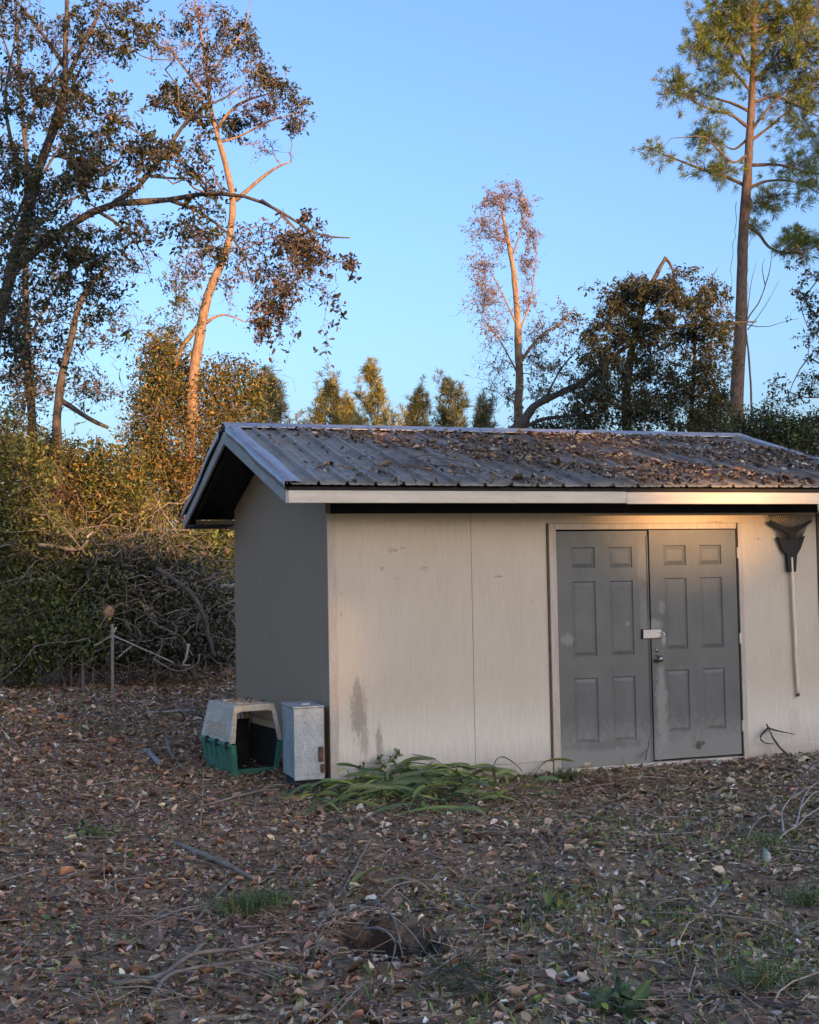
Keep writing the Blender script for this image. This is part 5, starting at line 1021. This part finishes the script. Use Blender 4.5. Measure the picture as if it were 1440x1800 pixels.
strap('strap_leaf', 'second long strap leaf lying under the metal cabinet', [ground(640, 1385) + [0, 0, .07], ground(590, 1388) + [0, 0, .06], ground(545, 1384) + [0, 0, .03], ground(505, 1378) + [0, 0, .02]], .013, (.06, .11, .05))
strap('strap_leaf', 'dark tip of a strap leaf pointing right over the lily heap', [on_y(790, 1372, -.3), on_y(830, 1362, -.25), on_y(860, 1350, -.2)], .013, (.03, .04, .02))
strap('strap_leaf', 'single bright yellow-green leaf lying in the foreground litter', [ground(614, 1568) + [0, 0, .03], ground(632, 1554) + [0, 0, .05], ground(655, 1543) + [0, 0, .05], ground(674, 1535) + [0, 0, .04]], .024, (.28, .36, .10))
def weed(label, stem, leaves, size, pal, r=.005):
    t = Tree('leafy_weed', (stem[0][0], stem[0][1]), label, 'weed', bark='strap_stem', leafmat='strap'); t.limb(stem, r, r * .5, 'stem', 5, 8)
    for e in leaves: Q = t.spray(t.nearest(np.array(e))[0], e, r * .5, 4, 4, .04); t.leaves(Q[-2:], 7, size, pal, .012, .5, .3)
    t.finish()
MAT['strap_stem'] = m_noise('green_stem', (.06, .08, .03), (.10, .12, .05), 20, .6, .1, .001)
weed('small leafy weed standing against the stained wall', [on_y(712, 1385, -.14), on_y(698, 1345, -.12), on_y(690, 1330, -.12)], [on_y(x, y, -.12) for x, y in ((700, 1318), (697, 1328), (668, 1332), (660, 1340), (712, 1350), (716, 1343), (684, 1338), (672, 1345))], .045, GREEN)
weed('low dark weed at the wall foot near the corner trim', [on_y(640, 1392, -.16), on_y(638, 1370, -.15), on_y(636, 1352, -.15)], [on_y(x, y, -.15) for x, y in ((636, 1348), (630, 1358), (644, 1360), (628, 1368), (648, 1372))], .045, DARK)
weed('sprig of green leaves lying in the litter at left', [ground(130, 1475), ground(150, 1468) + [0, 0, .04], ground(170, 1466) + [0, 0, .05]], [ground(x, y) + [0, 0, .05] for x, y in ((135, 1465), (148, 1476), (160, 1470), (172, 1476), (180, 1480), (150, 1462))], .07, GREEN)
weed('broad-leaved green weed at the bottom edge', [ground(1085, 1795), ground(1090, 1785) + [0, 0, .05]], [ground(x, y) + [0, 0, .05] for x, y in ((1060, 1785), (1075, 1775), (1100, 1780), (1120, 1788), (1085, 1770), (1140, 1790), (1095, 1795))], .075, [(.07, .13, .055, 1), (.10, .17, .07, 1)])
weed('small green weed sprouting right of the big hole', [ground(980, 1605), ground(984, 1590) + [0, 0, .05]], [ground(x, y) + [0, 0, .05] for x, y in ((975, 1600), (985, 1592), (995, 1605), (990, 1612), (970, 1608))], .05, GREEN)
def tuft(label, px, py, n, h, pal, spread=.06, lean=.9, w=.005):
    global gr
    p = ground(px, py); gr = Acc(); P = p + np.column_stack([rng.normal(size=(n, 2)) * spread, np.zeros(n)]); P[:, 2] = gz(P[:, 0], P[:, 1]); blades(P, h, w, pal, lean * 1.4); o = gr.build('grass_tuft', MAT['strap'], None, origin=p); o.location = p; tag(o, label, 'grass tuft')
TG = [(0.146, 0.22, 0.052, 3), (0.211, 0.27, 0.065, 2), (0.114, 0.169, 0.052, 2)]
tuft('bright green grass tuft at the left foot of the gray doors', 995, 1372, 130, .13, [(.10, .16, .05, 3), (.14, .19, .06, 2)], .05)
tuft('wide green and yellow grass tuft left of the big hole', 432, 1608, 240, .14, TG + [(.25, .20, .06, 1)], .09, 1.1)
tuft('smaller grass tuft just right of the wide green and yellow one', 480, 1592, 110, .10, TG, .06, 1.2)
tuft('small grass tuft in front of the metal cabinet', 430, 1402, 120, .08, [(.10, .11, .05, 2), (.15, .13, .07, 2)], .09)
tuft('grass tuft left of the white bleached branch', 1345, 1490, 110, .10, TG, .06)
tuft('thin grass tuft at the bottom right corner', 1340, 1735, 140, .12, TG, .08)
tuft('grass tuft low at the right edge', 1420, 1590, 200, .09, TG, .06)

# pine sprig at the bottom
sp = Tree('pine_sprig', ground(790, 1735), 'green pine sprig with long needles lying at the bottom edge', 'pine sprig', bark='stick', leafmat='needle')
a = ground(780, 1722) + [0, 0, .04]; b = ground(835, 1750) + [0, 0, .05]; sp.limb([a, (a + b) / 2 + [0, 0, .02], b], .006, .004, 'stem', 6, 8)
d_ = unit(ground(860, 1800) - ground(800, 1735)); needles(sp.lv, np.repeat([a, (a + b) / 2, b], 14, 0) + rng.normal(size=(42, 3)) * .012, np.repeat([d_ + np.array([0, 0, .25])], 42, 0), 6, .24, [(.045, .085, .05, 3), (.07, .105, .05, 2), (.16, .13, .06, 1)], .0035); sp.finish()
sp = Tree('pine_sprig', ground(1060, 1395), 'rust-brown dead pine sprig lying in front of the doors', 'pine sprig', bark='stick', leafmat='needle')
a = ground(1010, 1395) + [0, 0, .03]; b = ground(1110, 1388) + [0, 0, .04]; sp.limb([a, (a + b) / 2 + [0, 0, .02], b], .006, .004, 'stem', 6, 8)
Q = catmull([a, (a + b) / 2, b], 40) + rng.normal(size=(40, 3)) * .03; needles(sp.lv, Q, rng.normal(size=(40, 3)) * np.array([1, 1, .3]), 7, .16, [(.22, .10, .05, 3), (.16, .08, .045, 3)], .0035); sp.finish()

# ------------------------------------------------------------------ sticks and bits lying about
V_ = lambda *pp, d=.02: gl(*[(p[0], p[1], p[2] if len(p) > 2 else d) for p in pp])
SB = [
 ('thick_stick', 'thick gray stick lying in the left foreground above the grass tuft', V_((308, 1490, .03), (360, 1515, .04), (405, 1535, .04), (448, 1555, .03)), .018, .012, 'stick'),
 ('straight_stick', 'straight brown stick slanting down left beside the grass tuft', V_((412, 1560, .05), (370, 1605, .05), (325, 1650, .02)), .007, .006, 'stick'),
 ('straight_stick', 'thin straight stick leaning beside the bright green leaf', V_((652, 1505, .10), (625, 1545, .06), (600, 1575, .02)), .007, .005, 'stick'),
 ('curved_twig', 'thin curved branch lying left of the lily heap with pale broken end', V_((352, 1422, .02), (405, 1415, .05), (455, 1402, .05), (492, 1394, .03)), .008, .006, 'stick'),
 ('upright_twig', 'thin twig standing upright left of the pet carrier front', [ground(350, 1462), ground(350, 1462) + np.array([.02, 0, .16]), ground(350, 1462) + np.array([.035, 0, .43])], .008, .003, 'stick'),
 ('root_branch', 'long forked gray branch lying across the bottom left', V_((195, 1738), (280, 1730, .03), (340, 1698, .05), (425, 1685, .05), (500, 1660, .03)), .013, .006, 'stick'),
 ('dead_branch', 'second gray branch crossing beneath the long forked one', V_((260, 1770), (300, 1735, .05), (370, 1715, .04), (450, 1730, .03)), .010, .005, 'stick'),
 ('thin_stick', 'pale thin stick lying flat at the far left foreground', V_((90, 1558), (130, 1545, .03), (182, 1535, .03)), .006, .004, 'stick'),
 ('thin_stick', 'thin stick lying along the left edge below the brush pile', V_((0, 1356), (60, 1352, .03), (128, 1340, .02)), .006, .004, 'stick'),
 ('dry_weed', 'dry upright stem at left, the taller of a pair', [ground(183, 1550), ground(183, 1550) + np.array([0, 0, .16])], .003, .002, 'stick_pale'),
 ('dry_weed', 'dry upright stem at left with leaf rags on it', [ground(219, 1528), ground(219, 1528) + np.array([.01, 0, .14])], .004, .002, 'stick_pale'),
 ('long_twig', 'long straight twig lying in front of the lily heap', V_((985, 1465), (1035, 1457, .03), (1092, 1444, .02)), .005, .003, 'stick_pale'),
 ('arched_twig', 'arched brown twig left of the white bleached branch', V_((1312, 1484), (1325, 1468, .06), (1345, 1458, .09), (1366, 1452, .05)), .008, .005, 'stick'),
 ('thick_stick', 'dark short stick under the left tree line near the carrier', V_((292, 1300, .03), (300, 1330, .03), (318, 1352, .02)), .022, .014, 'stick'),
 ('curved_twig', 'curved twig arching over the right rim of the hole', V_((665, 1592), (700, 1575, .06), (760, 1563, .05), (790, 1562, .02)), .006, .004, 'stick'),
 ('long_twig', 'twig reaching from the hole to the lower right litter', V_((820, 1702), (880, 1690, .03), (945, 1675, .02)), .006, .003, 'stick'),
 ('curved_twig', 'dark twig hanging down beside the hole at left', V_((606, 1575, .05), (610, 1610, .05), (618, 1640, .02)), .006, .004, 'stick'),
 ('curved_twig', 'curly root loop sticking out of the hole', V_((630, 1605, .03), (660, 1615, .08), (690, 1640, .08), (705, 1665, .02)), .007, .004, 'stick'),
 ('curved_twig', 'second root strand crossing the hole', V_((640, 1640, .02), (670, 1660, .07), (695, 1685, .07), (685, 1715, .02)), .007, .004, 'stick'),
 ('long_twig', 'pale twig below the hole pointing up right', V_((740, 1730), (790, 1705, .04), (815, 1680, .02)), .004, .003, 'stick_pale'),
]
for nm, lab, P, r0, r1, mt in SB:
    fk = []
    if nm in ('root_branch', 'dead_branch', 'curved_twig') and len(P) > 3:
        e = P[2] + (P[3] - P[1]) * .5 + rng.normal(size=3) * .08; e[2] = gz(e[0], e[1]) + .03; fk = [[P[2], (P[2] + e) / 2 + np.array([0, 0, .03]), e]]
    stick(nm, lab, P, r0, r1, mt, 'stick', fk, n=14)
# bleached branch at the right edge, vine twig at the wall, twigs at the doors
wb = V_((1362, 1488, .02), (1385, 1475, .05), (1400, 1470, .06), (1420, 1455, .08), (1450, 1435, .08))
stick('bleached_branch', 'white bleached forked branch lying at the right edge', wb, .008, .004, 'stick_pale', 'branch', [V_((1378, 1476, .05), (1376, 1452, .10), (1392, 1432, .12), (1405, 1412, .12)), V_((1392, 1434, .12), (1425, 1412, .12), (1450, 1395, .10)), V_((1400, 1470, .06), (1415, 1430, .12), (1440, 1405, .14)), V_((1410, 1440, .08), (1430, 1425, .12), (1445, 1420, .12))])
yw = -.10
stick('vine_twig', 'dark dead vine twig with two arms leaning on the wall right of the doors', [on_y(1398, 1338, -.25), on_y(1372, 1315, -.14), on_y(1358, 1295, -.08), on_y(1348, 1272, -.05)], .012, .006, 'bark_dark', 'branch', [[on_y(1350, 1280, -.06), on_y(1368, 1285, -.09), on_y(1398, 1291, -.10)], [on_y(1352, 1278, -.06), on_y(1337, 1296, -.06), on_y(1345, 1306, -.08), on_y(1362, 1308, -.10)]])
stick('door_twig', 'thin forked twig standing against the middle of the doors', [on_y(1135, 1336, -.10), on_y(1139, 1315, -.05), on_y(1143, 1292, -.03)], .005, .002, 'bark_dark', 'twig', [[on_y(1138, 1318, -.06), on_y(1128, 1328, -.07), on_y(1120, 1334, -.10)]])
p0 = ground(262, 1258); p1 = ground(334, 1256); stick('white_pipe', 'thin white pipe lying on the ground left of the pet carrier', [p0 + [0, 0, .04], p1 + [0, 0, .05]], .018, .018, 'pipe_white' if 'pipe_white' in MAT else 'stick_pale', 'pipe', n=6, wob=0)
MAT['pipe_gray'] = m_noise('blue_gray_plastic', (.17, .17, .175), (.26, .26, .27), 12, .5, .1, .002)
stick('gray_pipe', 'short blue-gray pipe piece lying in front of the pet carrier', V_((254, 1325, .04), (268, 1337, .04), (281, 1349, .03)), .026, .028, 'pipe_gray', 'pipe', n=6, wob=0)
stick('wood_chip', 'pale broken board end at the left edge of the yard', V_((-12, 1318, .03), (2, 1322, .03), (14, 1327, .03)), .022, .016, 'wood_cut', 'wood scrap', n=5)
